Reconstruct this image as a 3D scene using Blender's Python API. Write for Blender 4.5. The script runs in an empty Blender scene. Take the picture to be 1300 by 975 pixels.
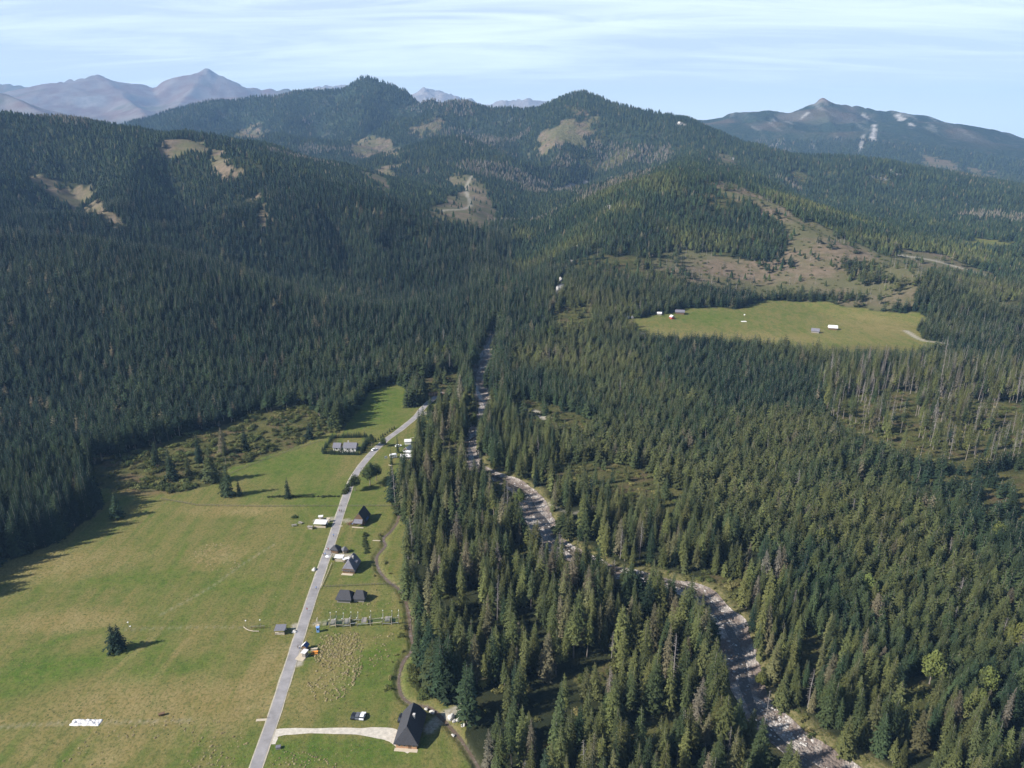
import bpy, bmesh, math, random
import numpy as np
from mathutils import Vector, Matrix, Euler

R = math.radians
random.seed(7)
rng = np.random.default_rng(11)
SC = bpy.context.scene
COL = SC.collection

# ------------------------------------------------------------------ camera model
PW, PH, FPX = 1300.0, 975.0, 903.0
CAM_H, PITCH = 190.0, R(18.5)
FWD = np.array([0, math.cos(PITCH), -math.sin(PITCH)])
UPV = np.array([0, math.sin(PITCH), math.cos(PITCH)])

def ray(px, py):
    return FWD + np.array([1., 0, 0]) * ((px - 650) / FPX) - UPV * ((py - 487.5) / FPX)

def P3(px, py, Y):
    d = ray(px, py)
    return np.array([0, 0, CAM_H]) + d * (Y / d[1])

def project(x, y, z):
    z = z - CAM_H
    dep = y * FWD[1] + z * FWD[2]
    up = y * UPV[1] + z * UPV[2]
    dep = np.maximum(dep, 1e-3)
    return 650 + FPX * x / dep, 487.5 - FPX * up / dep, dep

# ------------------------------------------------------------------ noise
def _hash(ix, iy, seed):
    h = (ix.astype(np.int64) * 374761393 + iy.astype(np.int64) * 668265263 + seed * 974634777) & 0xFFFFFFFF
    h = ((h ^ (h >> 13)) * 1274126177) & 0xFFFFFFFF
    h = h ^ (h >> 16)
    return (h & 0xFFFF) / 65535.0

def vnoise(x, y, seed=0):
    ix, iy = np.floor(x), np.floor(y)
    fx, fy = x - ix, y - iy
    fx = fx * fx * fx * (fx * (fx * 6 - 15) + 10)
    fy = fy * fy * fy * (fy * (fy * 6 - 15) + 10)
    a = _hash(ix, iy, seed); b = _hash(ix + 1, iy, seed)
    c = _hash(ix, iy + 1, seed); d = _hash(ix + 1, iy + 1, seed)
    return (a + (b - a) * fx) * (1 - fy) + (c + (d - c) * fx) * fy

def fbm(x, y, wl, octv=4, seed=0, ridged=False):
    s = 0; amp = 1; tot = 0
    c, sn = math.cos(.7), math.sin(.7)
    x = x / wl; y = y / wl
    for o in range(octv):
        n = vnoise(x + 17.3 * o, y - 9.1 * o, seed + o) * 2 - 1
        if ridged: n = 1 - 2 * np.abs(n)
        s = s + n * amp; tot += amp; amp *= .5
        x, y = (x * c - y * sn) * 2.03, (x * sn + y * c) * 2.03
    return s / tot

# ------------------------------------------------------------------ terrain
# each ridge: crest points (px, py, distance, half-width to the foot), foot exponent, noise
RIDGES = [
 ([(-500,205,1450,900),(-150,166,1700,1150),(0,153,1750,1200),(81,149,1800,1200),(125,166,1750,1100),(217,176,1650,1000),(305,194,1500,850),(406,234,1350,720),(477,266,1220,600),(565,306,1080,430),(602,336,980,300),(612,370,880,180)],1.45,.12),
 ([(-400,320,860,420),(0,298,920,430),(130,306,900,400),(257,322,870,350),(350,342,850,300),(440,367,820,260),(520,402,760,170)],1.35,.05),
 ([(330,205,1480,300),(300,235,1300,300),(285,275,1100,250),(290,310,950,200)],1.2,.05),
 ([(450,240,2300,500),(491,214,2450,600),(531,195,2600,650),(576,178,2700,700),(620,199,2550,600),(660,226,2350,500),(690,252,2150,350)],1.25,.06),
 ([(576,181,2690,500),(592,217,2250,420),(605,262,1800,330)],1.2,.05),
 ([(548,142,3600,800),(579,128,3700,900),(640,138,3600,900),(694,137,3500,900),(735,123,3400,1000),(775,132,3300,1000),(819,144,3200,950),(867,157,3000,900),(894,169,2900,850),(941,184,2750,800),(968,198,2650,800),(1002,199,2700,800),(1063,199,2700,800),(1090,208,2600,700),(1148,223,2500,700),(1215,236,2400,700),(1300,258,2200,700),(1450,272,2100,700),(1700,280,2100,700)],1.3,.065),
 ([(735,126,3390,500),(715,165,2950,480),(700,205,2600,420),(703,240,2200,300)],1.15,.05),
 ([(867,161,2990,600),(880,192,2400,650),(884,212,1800,560),(870,226,1450,500)],1.25,.05),
 ([(870,226,1450,480),(901,233,1380,450),(950,249,1300,410),(990,272,1200,360),(1050,302,1080,280),(1120,330,980,210),(1180,347,900,150)],1.3,.03),
 ([(870,226,1450,480),(800,266,1250,420),(740,303,1080,360),(700,338,950,280),(668,388,820,150)],1.3,.05),
 ([(150,178,4300,1000),(200,163,4300,1000),(237,141,4400,1100),(284,127,4500,1200),(338,124,4500,1200),(399,116,4500,1200),(440,113,4500,1200),(467,103,4400,1200),(498,106,4300,1100),(525,124,4200,1000),(552,143,4000,900)],1.2,.06),
 ([(467,106,4390,700),(475,150,3900,600),(470,185,3400,400)],1.1,.06),
 ([(330,128,4490,700),(345,160,3900,600),(360,180,3300,450)],1.1,.06),
 ([(300,167,3300,500),(370,174,3300,600),(440,182,3200,600),(500,203,3000,500)],1.2,.06),
 ([(-300,120,11500,4200),(-100,100,11500,4200),(0,106,11500,4200),(20,107,11500,4200),(44,112,11500,4200),(85,102,11500,4200),(125,98,11500,4200),(146,107,11500,4200),(173,115,11500,4200),(190,112,11500,4200),(220,110,11500,4200),(245,96,11500,4200),(261,93,11500,4200),(281,98,11500,4200),(305,110,11500,4200),(332,113,11500,4200),(366,112,11500,4200),(376,117,11500,4200),(420,122,11500,4200)],1.15,.022),
 ([(125,99,11490,1900),(160,125,10200,1600),(185,148,8500,1300)],1.05,.03),
 ([(262,93,11490,1900),(235,125,10400,1600),(215,150,8800,1300)],1.05,.03),
 ([(-200,105,7500,2000),(0,119,7500,2000),(60,146,7000,1500),(120,158,6500,1200)],1.1,.04),
 ([(375,118,13500,2500),(400,109,13500,2500),(420,107,13500,2500),(440,106,13500,2500),(470,114,13500,2500)],1.1,.10),
 ([(520,122,13500,2500),(537,115,13500,2500),(549,117,13500,2500),(562,118,13500,2500),(580,127,13500,2500)],1.1,.10),
 ([(636,134,13500,2500),(657,126,13500,2500),(672,125,13500,2500),(690,126,13500,2500),(712,133,13500,2500)],1.1,.10),
 ([(820,168,6000,1500),(877,152,6000,1700),(904,150,6000,1900),(934,142,6000,2000),(975,142,6000,2000),(999,152,6000,2000),(1020,143,6000,2100),(1043,133,6000,2200),(1060,139,6000,2200),(1097,137,6000,2200),(1131,142,6000,2200),(1148,144,6000,2100),(1171,154,6000,2000),(1215,164,6000,1900),(1242,179,6000,1800),(1270,191,6000,1700),(1293,198,6000,1600),(1400,228,6000,1200),(1700,240,6000,1000)],1.25,.03),
 ([(1043,135,5990,700),(1062,172,5100,650),(1088,205,4300,500)],1.1,.09),
 ([(985,152,6000,800),(1020,141,6000,900),(1043,127,6000,1000),(1064,136,6000,900),(1095,138,6000,800)],.95,.02),
 ([(1148,147,5990,700),(1163,178,5100,600),(1180,205,4400,500)],1.1,.08),
 ([(1215,167,5990,700),(1240,198,4800,650),(1278,228,4000,500)],1.1,.08),
 ([(975,145,5990,700),(985,175,5200,600),(1005,190,4600,450)],1.1,.08),
]
RDATA = []
for pts, pw, nz in RIDGES:
    RDATA.append((np.array([list(P3(a, b, Y)) + [w] for a, b, Y, w in pts]), pw, nz))

RIVER_PX = [(628,425,3),(622,445,5),(613,462,6),(606,478,6.5),(611,498,6.2),(616,516,5.2),(606,540,5),(597,562,5.6),(603,590,5.8),(632,604,5.5),(664,622,7),(684,655,8),(697,684,7.5),(730,703,6.5),(782,724,5),(845,739,5.2),(888,753,6.5),(920,782,6.5),(934,812,6.6),(944,855,6.8),(958,886,7),(982,914,7.5),(1015,945,7.5),(1058,974,7.5),(1150,1020,7.5)]
BROOK_PX = [(503,622),(506,655),(497,672),(487,682),(489,692),(478,705),(481,722),(494,737),(508,748),(517,768),(521,800),(524,822),(512,838),(506,860),(509,880),(522,892),(542,896),(558,908),(576,927),(592,948),(614,985),(625,1010)]
def flat_pt(px, py):
    d = ray(px, py); t = -CAM_H / d[2]
    return np.array([d[0] * t, d[1] * t])
def spline(pts, step=2.0):
    p = np.array(pts, float); p = np.vstack([2*p[0]-p[1], p, 2*p[-1]-p[-2]])
    out = []
    for i in range(1, len(p) - 2):
        n = max(2, int(np.linalg.norm(p[i+1][:2] - p[i][:2]) / step))
        for k in range(n):
            t = k / n
            out.append(.5 * ((2*p[i]) + (-p[i-1]+p[i+1])*t + (2*p[i-1]-5*p[i]+4*p[i+1]-p[i+2])*t*t + (-p[i-1]+3*p[i]-3*p[i+1]+p[i+2])*t**3))
    out.append(p[-2])
    return np.array(out)
RIVER = spline([list(flat_pt(a, b)) + [w*.9] for a, b, w in RIVER_PX], 3.0)
BROOK = spline([list(flat_pt(a, b)) + [1.5] for a, b in BROOK_PX], 2.0)
def dist_line(x, y, line, reach):
    """distance to a polyline minus nothing, capped at reach (fast: only points inside the bbox)"""
    out = np.full(x.shape, float(reach)); w = np.zeros(x.shape)
    m = (x > line[:,0].min()-reach) & (x < line[:,0].max()+reach) & (y > line[:,1].min()-reach) & (y < line[:,1].max()+reach)
    xs, ys = x[m], y[m]
    best = np.full(xs.shape, float(reach)); bw = np.zeros(xs.shape)
    for k in range(len(line)):
        near = np.abs(ys - line[k,1]) < reach
        if not near.any(): continue
        d = np.hypot(xs[near]-line[k,0], ys[near]-line[k,1])
        b = best[near]; q = d < b
        b[q] = d[q]; best[near] = b
        ww = bw[near]; ww[q] = line[k,2] if line.shape[1] > 2 else 0; bw[near] = ww
    out[m] = best; w[m] = bw
    return out, w

CARVE = [
 ([(20,290,1120),(130,300,1060),(230,312,1010),(300,330,980),(400,352,920),(500,385,850),(560,410,790)],150,52),
 ([(205,195,1580),(235,240,1350),(250,290,1080)],140,72),
 ([(60,170,1680),(90,230,1380),(110,285,1120)],150,68),
 ([(400,250,1280),(430,310,1050),(445,350,930)],100,42),
 ([(500,290,1130),(520,350,960)],80,30),
 ([(690,250,2050),(685,300,1500),(660,350,1100),(632,395,880)],150,30),
 ([(780,150,3080),(740,210,2500),(700,245,2100)],220,70),
 ([(835,165,2880),(805,215,2300),(770,250,1800)],200,60),
 ([(655,150,3480),(660,190,2900),(650,225,2500)],200,60),
 ([(300,140,4380),(320,180,3600)],320,90),([(395,128,4380),(410,175,3500)],320,90),([(505,122,4230),(500,170,3500)],280,80),
 ([(1000,205,2500),(1040,250,1900),(1090,290,1500)],200,45),([(1120,225,2450),(1160,265,1800)],180,40),
]
CDATA = [(np.array([list(P3(a, b, Y)[:2]) for a, b, Y in p]), w, dp) for p, w, dp in CARVE]
def carve(x, y):
    tot = np.zeros_like(x)
    for V, w, dp in CDATA:
        best = np.full(x.shape, 1e9)
        m = (x > V[:,0].min()-w) & (x < V[:,0].max()+w) & (y > V[:,1].min()-w) & (y < V[:,1].max()+w)
        if not m.any(): continue
        X, Y = x[m], y[m]; X = X + 30*fbm(X, Y, 160, 2, 161); bd = np.full(X.shape, 1e9); bt = np.zeros(X.shape)
        for i, (a, b) in enumerate(zip(V[:-1], V[1:])):
            ex, ey = b-a; t = np.clip(((X-a[0])*ex+(Y-a[1])*ey)/(ex*ex+ey*ey), 0, 1); d = np.hypot(X-a[0]-t*ex, Y-a[1]-t*ey)
            q = d < bd; bd[q] = d[q]; bt[q] = ((i+t)/(len(V)-1))[q]
        tot[m] = np.maximum(tot[m], dp*np.clip(1-bd/w, 0, 1)**1.3*np.clip(bt*4, 0, 1)*np.clip((1-bt)*5, .0, 1))
    return tot

def floor_z(x, y):
    f = .010 * np.maximum(y - 500, 0)
    f = np.where(y > 2500, 20 + .007 * (y - 2500), f)
    return f

def height(x, y, detail=True):
    fl = floor_z(x, y)
    acc = np.zeros_like(x); nzs = np.zeros_like(x); ufr = np.zeros_like(x)
    wx = x + 60 * fbm(x, y, 700, 2, 91) * np.clip((y-900)/1500, 0, 1)
    wy = y
    for V, pw, nz in RDATA:
        bfac = .62 if V[0,0] > V[-1,0] else (.36 if V[:,1].mean() < 1600 else .5)
        gul_ = (.85 if V[:,1].mean() > 5000 else min(nz*11, 1.0 if V[:,1].mean() < 2000 else .7)) if len(V) > 4 else nz*4
        c = np.zeros_like(x); s0 = 0.0; far_ = V[:,1].mean() > 5000
        lam = 1000.0 if V[:,1].mean() > 7000 else (560.0 if far_ else 370.0)
        for a, b in zip(V[:-1], V[1:]):
            ex, ey = b[0]-a[0], b[1]-a[1]
            L2 = ex*ex + ey*ey; s0 += math.sqrt(L2)
            wmx = max(a[3], b[3])
            m = (x > min(a[0],b[0])-wmx-70) & (x < max(a[0],b[0])+wmx+70) & (y > min(a[1],b[1])-wmx) & (y < max(a[1],b[1])+wmx)
            if not m.any(): continue
            X, Yv = wx[m], wy[m]
            t = np.clip(((X-a[0])*ex + (Yv-a[1])*ey) / L2, 0, 1)
            d = np.hypot(X-a[0]-t*ex, Yv-a[1]-t*ey)
            w = a[3] + t*(b[3]-a[3])
            h = a[2] + t*(b[2]-a[2]) - floor_z(a[0]+t*ex, a[1]+t*ey)
            rd_ = .012 if far_ else .10
            if len(V) > 4:
                cr = (ex*(Yv-a[1]) - ey*(X-a[0])) * (1 if ex > 0 else -1)
                w = np.where(cr > 0, w*bfac, w)
            d = np.sqrt(d*d + (rd_*w)**2) - rd_*w; u = np.clip(1 - d/w, 0, 1)
            # round the crest a little
            v = np.maximum(h, 0) * u**pw
            if gul_ > 0:
                sa = s0 - math.sqrt(L2)*(1-t)
                gn = fbm(sa + .25*d, d*.35 + pw*1000, lam, 3, 140, True)
                v = v * (1 + gul_*3.6*u*(1-u)**.8*(np.minimum(gn, .42)-.30))
            c[m] = np.maximum(c[m], v); ufr[m] = np.maximum(ufr[m], np.where(h > 60, u**6, 0))
        acc += c**14
        nzs = np.maximum(nzs, nz * c)
    hh = acc ** (1/14); acc0 = np.clip(ufr, 0, 1)
    hh = np.maximum(hh - carve(x, y), np.minimum(hh, 2 + .15*hh))
    z = fl + hh
    if detail:
        z = z + nzs * (1.3*fbm(x, y, 480, 4, 5, True) - .4)*np.clip(1.25-.9*acc0, .3, 1) + nzs*.6*fbm(x, y, 130, 3, 8)
        near = np.clip((900-y)/300, 0, 1)
        flat = np.exp(-hh/4)
        z = z + near*flat*.5*fbm(x, y, 60, 3, 21)
        d, w = dist_line(x, y, RIVER, 30)
        z = z - 1.6*np.clip((w + 3 - d)/4, 0, 1)
        d, w = dist_line(x, y, BROOK, 12)
        z = z - .8*np.clip((2.4 - d)/1.5, 0, 1)
    return z

NA, NR, AMAX, R0, R1 = 901, 880, R(64), 90.0, 16500.0
LR = math.log(R1/R0)
ga = np.linspace(-AMAX, AMAX, NA)
gr = R0 * np.exp(LR * np.linspace(0, 1, NR))
GX = gr[:,None] * np.sin(ga)[None,:]
GY = gr[:,None] * np.cos(ga)[None,:]
GZ = height(GX.ravel(), GY.ravel()).reshape(NR, NA)

def _idx(x, y):
    r = np.hypot(x, y); a = np.arctan2(x, y)
    fi = np.clip(np.log(np.maximum(r, R0)/R0)/LR*(NR-1), 0, NR-1.001)
    fj = np.clip((a+AMAX)/(2*AMAX)*(NA-1), 0, NA-1.001)
    return fi, fj
def sample(G, x, y):
    fi, fj = _idx(np.asarray(x, float), np.asarray(y, float))
    i = fi.astype(int); j = fj.astype(int); u = fi-i; v = fj-j
    return (G[i,j]*(1-v)+G[i,j+1]*v)*(1-u) + (G[i+1,j]*(1-v)+G[i+1,j+1]*v)*u
def zat(x, y): return float(sample(GZ, x, y))

_RT = 120 * np.exp(np.linspace(0, math.log(130), 2600))
def G(px, py):
    """ground point under a photo pixel"""
    d = ray(px, py); h = math.hypot(d[0], d[1])
    t = _RT / h
    x, y, z = d[0]*t, d[1]*t, CAM_H + d[2]*t
    dz = z - sample(GZ, x, y)
    k = np.argmax(dz < 0) if (dz < 0).any() else len(dz)-1
    if k > 0:
        f = dz[k-1] / max(dz[k-1]-dz[k], 1e-6)
        f = min(max(f, 0), 1)
        x_, y_ = x[k-1]+(x[k]-x[k-1])*f, y[k-1]+(y[k]-y[k-1])*f
    else: x_, y_ = x[0], y[0]
    return np.array([x_, y_, zat(x_, y_)])

def inpoly(x, y, poly):
    out = np.zeros(x.shape, bool)
    m = (x >= poly[:,0].min()) & (x <= poly[:,0].max()) & (y >= poly[:,1].min()) & (y <= poly[:,1].max())
    if not m.any(): return out
    X, Y = x[m], y[m]; c = np.zeros(X.shape, bool)
    j = len(poly)-1
    for i in range(len(poly)):
        xi, yi, xj, yj = poly[i,0], poly[i,1], poly[j,0], poly[j,1]
        if yi != yj:
            c ^= ((yi > Y) != (yj > Y)) & (X < (xj-xi)*(Y-yi)/(yj-yi)+xi)
        j = i
    out[m] = c
    return out
def densify(p, n=4):
    o = []
    for a, b in zip(p, p[1:]+p[:1]):
        for k in range(n): o.append((a[0]+(b[0]-a[0])*k/n, a[1]+(b[1]-a[1])*k/n))
    return o
def wpoly(p, dens=3): return np.array([G(a, b)[:2] for a, b in densify(p, dens)])

# ------------------------------------------------------------------ land cover (world polygons)
MEADOW = [(-400,1250),(-330,830),(-70,770),(0,712),(60,694),(95,676),(120,658),(118,620),(200,622),(260,619),(300,592),(350,575),(400,557),(428,549),(440,536),(455,515),(470,497),(500,487),(516,494),(514,516),(530,520),(548,512),(578,508),(576,526),(550,536),(532,548),(528,562),(526,592),(510,604),(499,640),(510,664),(527,690),(513,722),(513,762),(518,790),(520,815),(532,846),(545,868),(565,884),(592,890),(597,925),(612,985),(650,1250)]
SHRUBLAND = [(118,620),(104,596),(180,569),(230,553),(280,541),(330,523),(380,512),(412,528),(428,549),(400,557),(350,575),(300,592),(260,619),(200,622)]
FARMEADOW = [(793,408),(830,400),(870,394),(925,390),(960,381),(1050,382),(1120,392),(1172,401),(1166,420),(1172,432),(1205,438),(1150,453),(1080,452),(980,442),(880,434),(815,430)]
FIELD_A = [(1205,306),(1240,303),(1281,310),(1275,318),(1240,316)]
FIELD_B = [(1228,281),(1268,282),(1262,285),(1235,285)]
CLEAR = [
 [(903,229),(945,237),(1000,266),(1060,298),(1120,324),(1185,320),(1255,346),(1262,353),(1190,345),(1168,372),(1175,392),(1120,391),(1050,381),(960,380),(900,372),(832,352),(828,332),(870,316),(930,330),(992,332),(1003,318),(1000,296),(962,262),(925,250)],
 [(575,221),(606,221),(616,243),(636,262),(632,284),(590,290),(552,280),(556,258),(580,247)],
 [(200,181),(240,175),(290,199),(322,224),(290,224),(264,214),(262,200),(222,202)],
 [(321,250),(335,247),(345,273),(358,286),(346,298),(330,276)],
 [(688,166),(746,141),(750,160),(738,178),(690,192),(662,186)],
 [(458,222),(510,205),(510,224),(483,242)],
 [(888,190),(928,195),(940,214),(908,216)],
 [(530,158),(550,144),(568,160),(540,172)],
 [(438,176),(470,177),(522,192),(505,202),(448,196)],
 [(300,165),(325,160),(330,175),(305,178)],
 [(30,212),(60,225),(120,255),(165,285),(155,292),(100,268),(40,232)],
 [(1175,196),(1215,205),(1228,222),(1185,212)],
 [(1240,215),(1262,218),(1270,228),(1246,226)],
]
SPARSE = [(1035,515),(1120,492),(1200,505),(1320,515),(1340,580),(1220,600),(1140,585),(1060,552)]
GLADES = [
 [(700,588),(770,585),(830,600),(880,630),(860,660),(800,650),(740,622),(690,612)],
 [(845,742),(900,725),(945,735),(940,770),(900,760)],
 [(790,950),(800,928),(845,915),(860,935),(830,955)],
 [(640,700),(668,690),(680,730),(655,740)],
 [(720,855),(770,840),(790,870),(745,885)],
 [(1000,845),(1030,800),(1050,820),(1030,870)],
 [(1120,880),(1170,860),(1200,900),(1150,930)],
 [(640,505),(700,512),(760,540),(740,560),(660,545)],
 [(520,482),(585,470),(590,505),(540,512)],
 [(700,395),(745,385),(752,412),(712,425)],
 [(612,600),(660,610),(655,660),(625,650)],
 [(560,560),(590,570),(585,600),(560,600)],
]
PATHS_TAN = []
fx, fy = GX.ravel(), GY.ravel()
wob = 1 + np.clip((fy-600)/250, 0, 10)
px_ = fx + 4*wob*fbm(fx, fy, 22*1.0, 2, 31) + 7*wob*fbm(fx, fy, 90, 3, 41)*(fy > 800) + 1.5*fbm(fx, fy, 60, 2, 41)
py_ = fy + 4*wob*fbm(fx, fy, 22*1.0, 2, 33) + 7*wob*fbm(fx, fy, 90, 3, 43)*(fy > 800) + 1.5*fbm(fx, fy, 60, 2, 43)
def mask(p, per=True, dens=3):
    q = wpoly(p, dens)
    return inpoly(px_ if per else fx, py_ if per else fy, q).astype(float).reshape(NR, NA)
A_meadow = mask(MEADOW, True); A_far = mask(FARMEADOW)
A_field = np.maximum(mask(FIELD_A), mask(FIELD_B))
A_shrub = mask(SHRUBLAND) * (1-A_meadow)
A_clear = np.zeros((NR, NA))
for c in CLEAR: A_clear = np.maximum(A_clear, mask(c))
A_clear *= (1-A_far)
A_sparse = mask(SPARSE)
A_glade = np.zeros((NR, NA))
for c in GLADES: A_glade = np.maximum(A_glade, mask(c))
_d, _w = dist_line(fx, fy, RIVER, 30)
A_river = np.clip((_w + 1 - _d)/2, 0, 1).reshape(NR, NA)
A_bank = np.clip((_w + 7 + 5*fbm(fx, fy, 14, 2, 61) - _d)/3, 0, 1).reshape(NR, NA)
_d, _w = dist_line(fx, fy, BROOK, 12)
A_brook = np.clip((1.35 - _d)/.7, 0, 1).reshape(NR, NA)
A_brookbank = np.clip((3.2 + 2*fbm(fx, fy, 9, 2, 62) - _d)/2, 0, 1).reshape(NR, NA)

# colour patches of the meadows that the turf itself has (mown, dry, lush)
def blob(px, py, rx, ry, rot=0, soft=.5, seed=1, amp=.35):
    c = G(px, py); dx, dy = fx-c[0], fy-c[1]
    ca, sa = math.cos(rot), math.sin(rot)
    u, v = (dx*ca+dy*sa)/rx, (-dx*sa+dy*ca)/ry
    r = np.hypot(u, v) + amp*fbm(fx, fy, max(rx, ry)*.5, 4, seed)
    return np.clip((1-r)/soft, 0, 1).reshape(NR, NA)
A_tan = np.zeros((NR, NA)); A_lush = np.zeros((NR, NA)); A_bare = np.zeros((NR, NA)); A_brown = np.zeros((NR, NA))
A_tan = np.maximum(A_tan, blob(275,705,17,15,0,.6,3))
A_tan = np.maximum(A_tan, 1.0*blob(225,895,60,18,.1,.6,4))
A_tan = np.maximum(A_tan, 1.0*blob(300,648,42,11,0,.6,5))
A_tan = np.maximum(A_tan, .9*blob(90,715,40,18,.1,.7,6))
A_tan = np.maximum(A_tan, 1.0*blob(338,850,11,30,-.35,.6,7))
A_tan = np.maximum(A_tan, 1.0*blob(60,790,42,10,.1,.7,15))
A_tan = np.maximum(A_tan, .6*blob(460,755,20,9,0,.7,16)); A_tan = np.maximum(A_tan, .8*blob(428,840,11,24,-.2,.7,45)); A_tan = np.maximum(A_tan, .7*blob(450,815,14,8,0,.7,46))
A_tan = np.maximum(A_tan, .95*blob(150,950,8,22,-.3,.5,8))
A_tan = np.maximum(A_tan, 1.0*blob(45,945,5,11,-.3,.8,9,.8)); A_tan = np.maximum(A_tan, 1.0*blob(165,950,5,14,-.3,.8,10,.8)); A_tan = np.maximum(A_tan, 1.0*blob(0,915,6,4,0,.8,12,.8))
A_lush = np.maximum(A_lush, blob(70,850,40,14,.25,.6,13)); A_lush = np.maximum(A_lush, .8*blob(215,850,26,8,.2,.6,14))
A_lush = np.maximum(A_lush, .7*blob(170,735,45,8,.1,.6,17)); A_lush = np.maximum(A_lush, .6*blob(300,745,28,9,0,.6,18))
A_lush = np.maximum(A_lush, .8*blob(430,640,60,35,0,.8,19)); A_lush = np.maximum(A_lush, .8*blob(470,850,22,26,0,.7,20))
A_lush = np.maximum(A_lush, .9*blob(420,955,45,8,0,.6,22)); A_lush = np.maximum(A_lush, .9*blob(480,515,40,60,0,.6,23)); A_lush = np.maximum(A_lush, .8*blob(350,590,40,30,0,.7,24))
A_lush = np.maximum(A_lush, .7*blob(900,402,60,35,0,.7,25)); A_tan = np.maximum(A_tan, .95*blob(1120,415,80,80,0,.8,26)); A_tan = np.maximum(A_tan, .85*blob(930,428,170,30,0,.8,28))
A_brown = np.maximum(A_brown, .9*blob(190,624,22,7,0,.5,27)); A_brown = np.maximum(A_brown, .6*blob(1110,442,60,16,0,.6,29)); A_brown = np.maximum(A_brown, .6*blob(375,532,14,10,0,.6,30))
A_brown = np.maximum(A_brown, .9*blob(556,500,22,12,0,.5,35)); 
for _p in [(672,523,10,5),(690,530,8,4),(548,524,10,4)]: A_bare = np.maximum(A_bare, blob(*_p, 0, .4, 36))
# soft field tracks
def track(pts, w, val, arr, soft=1.0):
    L = spline([list(G(a, b)[:2]) + [w] for a, b in pts], 1.5)
    d, ww = dist_line(fx, fy, L, w+4)
    m = np.clip((w - d)/soft + .5, 0, 1).reshape(NR, NA)*val
    return np.maximum(arr, m)
A_bare = track([(205,780),(265,747),(310,715),(350,690)], .5, .3, A_bare)
A_bare = track([(0,923),(60,919),(200,916),(240,914)], .5, .4, A_bare)
A_bare = track([(140,800),(250,796),(318,797)], .4, .3, A_bare)
A_bare = track([(1150,420),(1172,432),(1205,436)], 3, .8, A_bare, 2)
A_bare = track([(1130,322),(1190,332),(1262,352)], 6, .7, A_bare, 4)
A_bare = track([(560,268),(596,262),(592,240),(600,222)], 5, .6, A_bare, 4)
A_bare = track([(660,620),(720,650),(760,640)], 1.2, .5, A_bare)
A_bare = track([(545,925),(562,912),(580,902),(590,897)], 2.2, .8, A_bare)
A_bare = track([(375,795),(385,794)], 1.8, .9, A_bare)
A_bare = track([(384,826),(378,842)], 2.0, .9, A_bare)
A_bare = track([(420,704),(446,706)], 2.0, .8, A_bare)
A_bare = track([(420,700),(412,712)], 2.0, .8, A_bare)
A_bare = track([(402,661),(424,659)], 2.0, .7, A_bare)
A_bare = track([(432,660),(450,662)], 1.6, .7, A_bare)
A_bare = track([(400,792),(412,791),(440,789)], 1.0, .7, A_bare)
for _p in [[(30,990),(70,945),(120,905),(150,880)],[(110,990),(150,945),(190,905),(232,862)],[(190,990),(215,940),(235,900)],[(120,872),(160,838),(200,806)],[(178,885),(232,820),(262,790)]]:
    A_tan = track(_p, 1.3, .75, A_tan, 1.6)
for _p in [[(232,990),(262,930),(300,870)],[(20,830),(90,808),(130,800)],[(236,690),(220,720),(205,745)],[(60,990),(95,945),(140,900)]]:
    A_lush = track(_p, 1.5, .9, A_lush, 2)
A_open = np.clip(A_meadow + A_far + A_field, 0, 1)
A_gap = np.clip((fbm(fx, fy, 120, 4, 151) - .30)*6, 0, 1).reshape(NR, NA)*(1-A_open)*((GX > -.03*GY) & (np.hypot(GX, GY) > 420) & (np.hypot(GX, GY) < 3200))
# ------------------------------------------------------------------ materials
def new_mat(name):
    m = bpy.data.materials.new(name); m.use_nodes = True
    nt = m.node_tree
    return m, nt, nt.nodes['Principled BSDF']
def nd(nt, t, **kw):
    n = nt.nodes.new(t)
    for k, v in kw.items(): setattr(n, k, v)
    return n
def rgba(c): return (c[0], c[1], c[2], 1)
def mixc(nt, fac, a, b, blend='MIX'):
    n = nd(nt, 'ShaderNodeMix', data_type='RGBA', blend_type=blend)
    for s, v in ((0, fac), (6, a), (7, b)):
        if hasattr(v, 'links') or hasattr(v, 'is_linked'): nt.links.new(v, n.inputs[s])
        elif isinstance(v, (tuple, list)): n.inputs[s].default_value = rgba(v)
        else: n.inputs[s].default_value = v
    return n.outputs[2]
def maths(nt, op, a, b=0.0, clamp=False):
    n = nd(nt, 'ShaderNodeMath', operation=op, use_clamp=clamp)
    for s, v in ((0, a), (1, b)):
        if hasattr(v, 'is_linked'): nt.links.new(v, n.inputs[s])
        else: n.inputs[s].default_value = v
    return n.outputs[0]
def noise(nt, vec, scale, detail=4, rough=.55, dist=0):
    n = nd(nt, 'ShaderNodeTexNoise'); n.inputs['Scale'].default_value = scale
    n.inputs['Detail'].default_value = detail; n.inputs['Roughness'].default_value = rough; n.inputs['Distortion'].default_value = dist
    nt.links.new(vec, n.inputs['Vector']); return n.outputs[0]
def ramp(nt, fac, stops):
    n = nd(nt, 'ShaderNodeValToRGB'); cr = n.color_ramp
    while len(cr.elements) < len(stops): cr.elements.new(.5)
    for e, (p, c) in zip(cr.elements, stops):
        e.position = p; e.color = rgba(c) if isinstance(c, tuple) else (c, c, c, 1)
    nt.links.new(fac, n.inputs[0]); return n.outputs[0]
def posn(nt):
    return nd(nt, 'ShaderNodeNewGeometry').outputs['Position']
def bump(nt, h, strength, dist):
    n = nd(nt, 'ShaderNodeBump'); n.inputs['Strength'].default_value = strength; n.inputs['Distance'].default_value = dist
    nt.links.new(h, n.inputs['Height']); return n.outputs[0]

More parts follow.
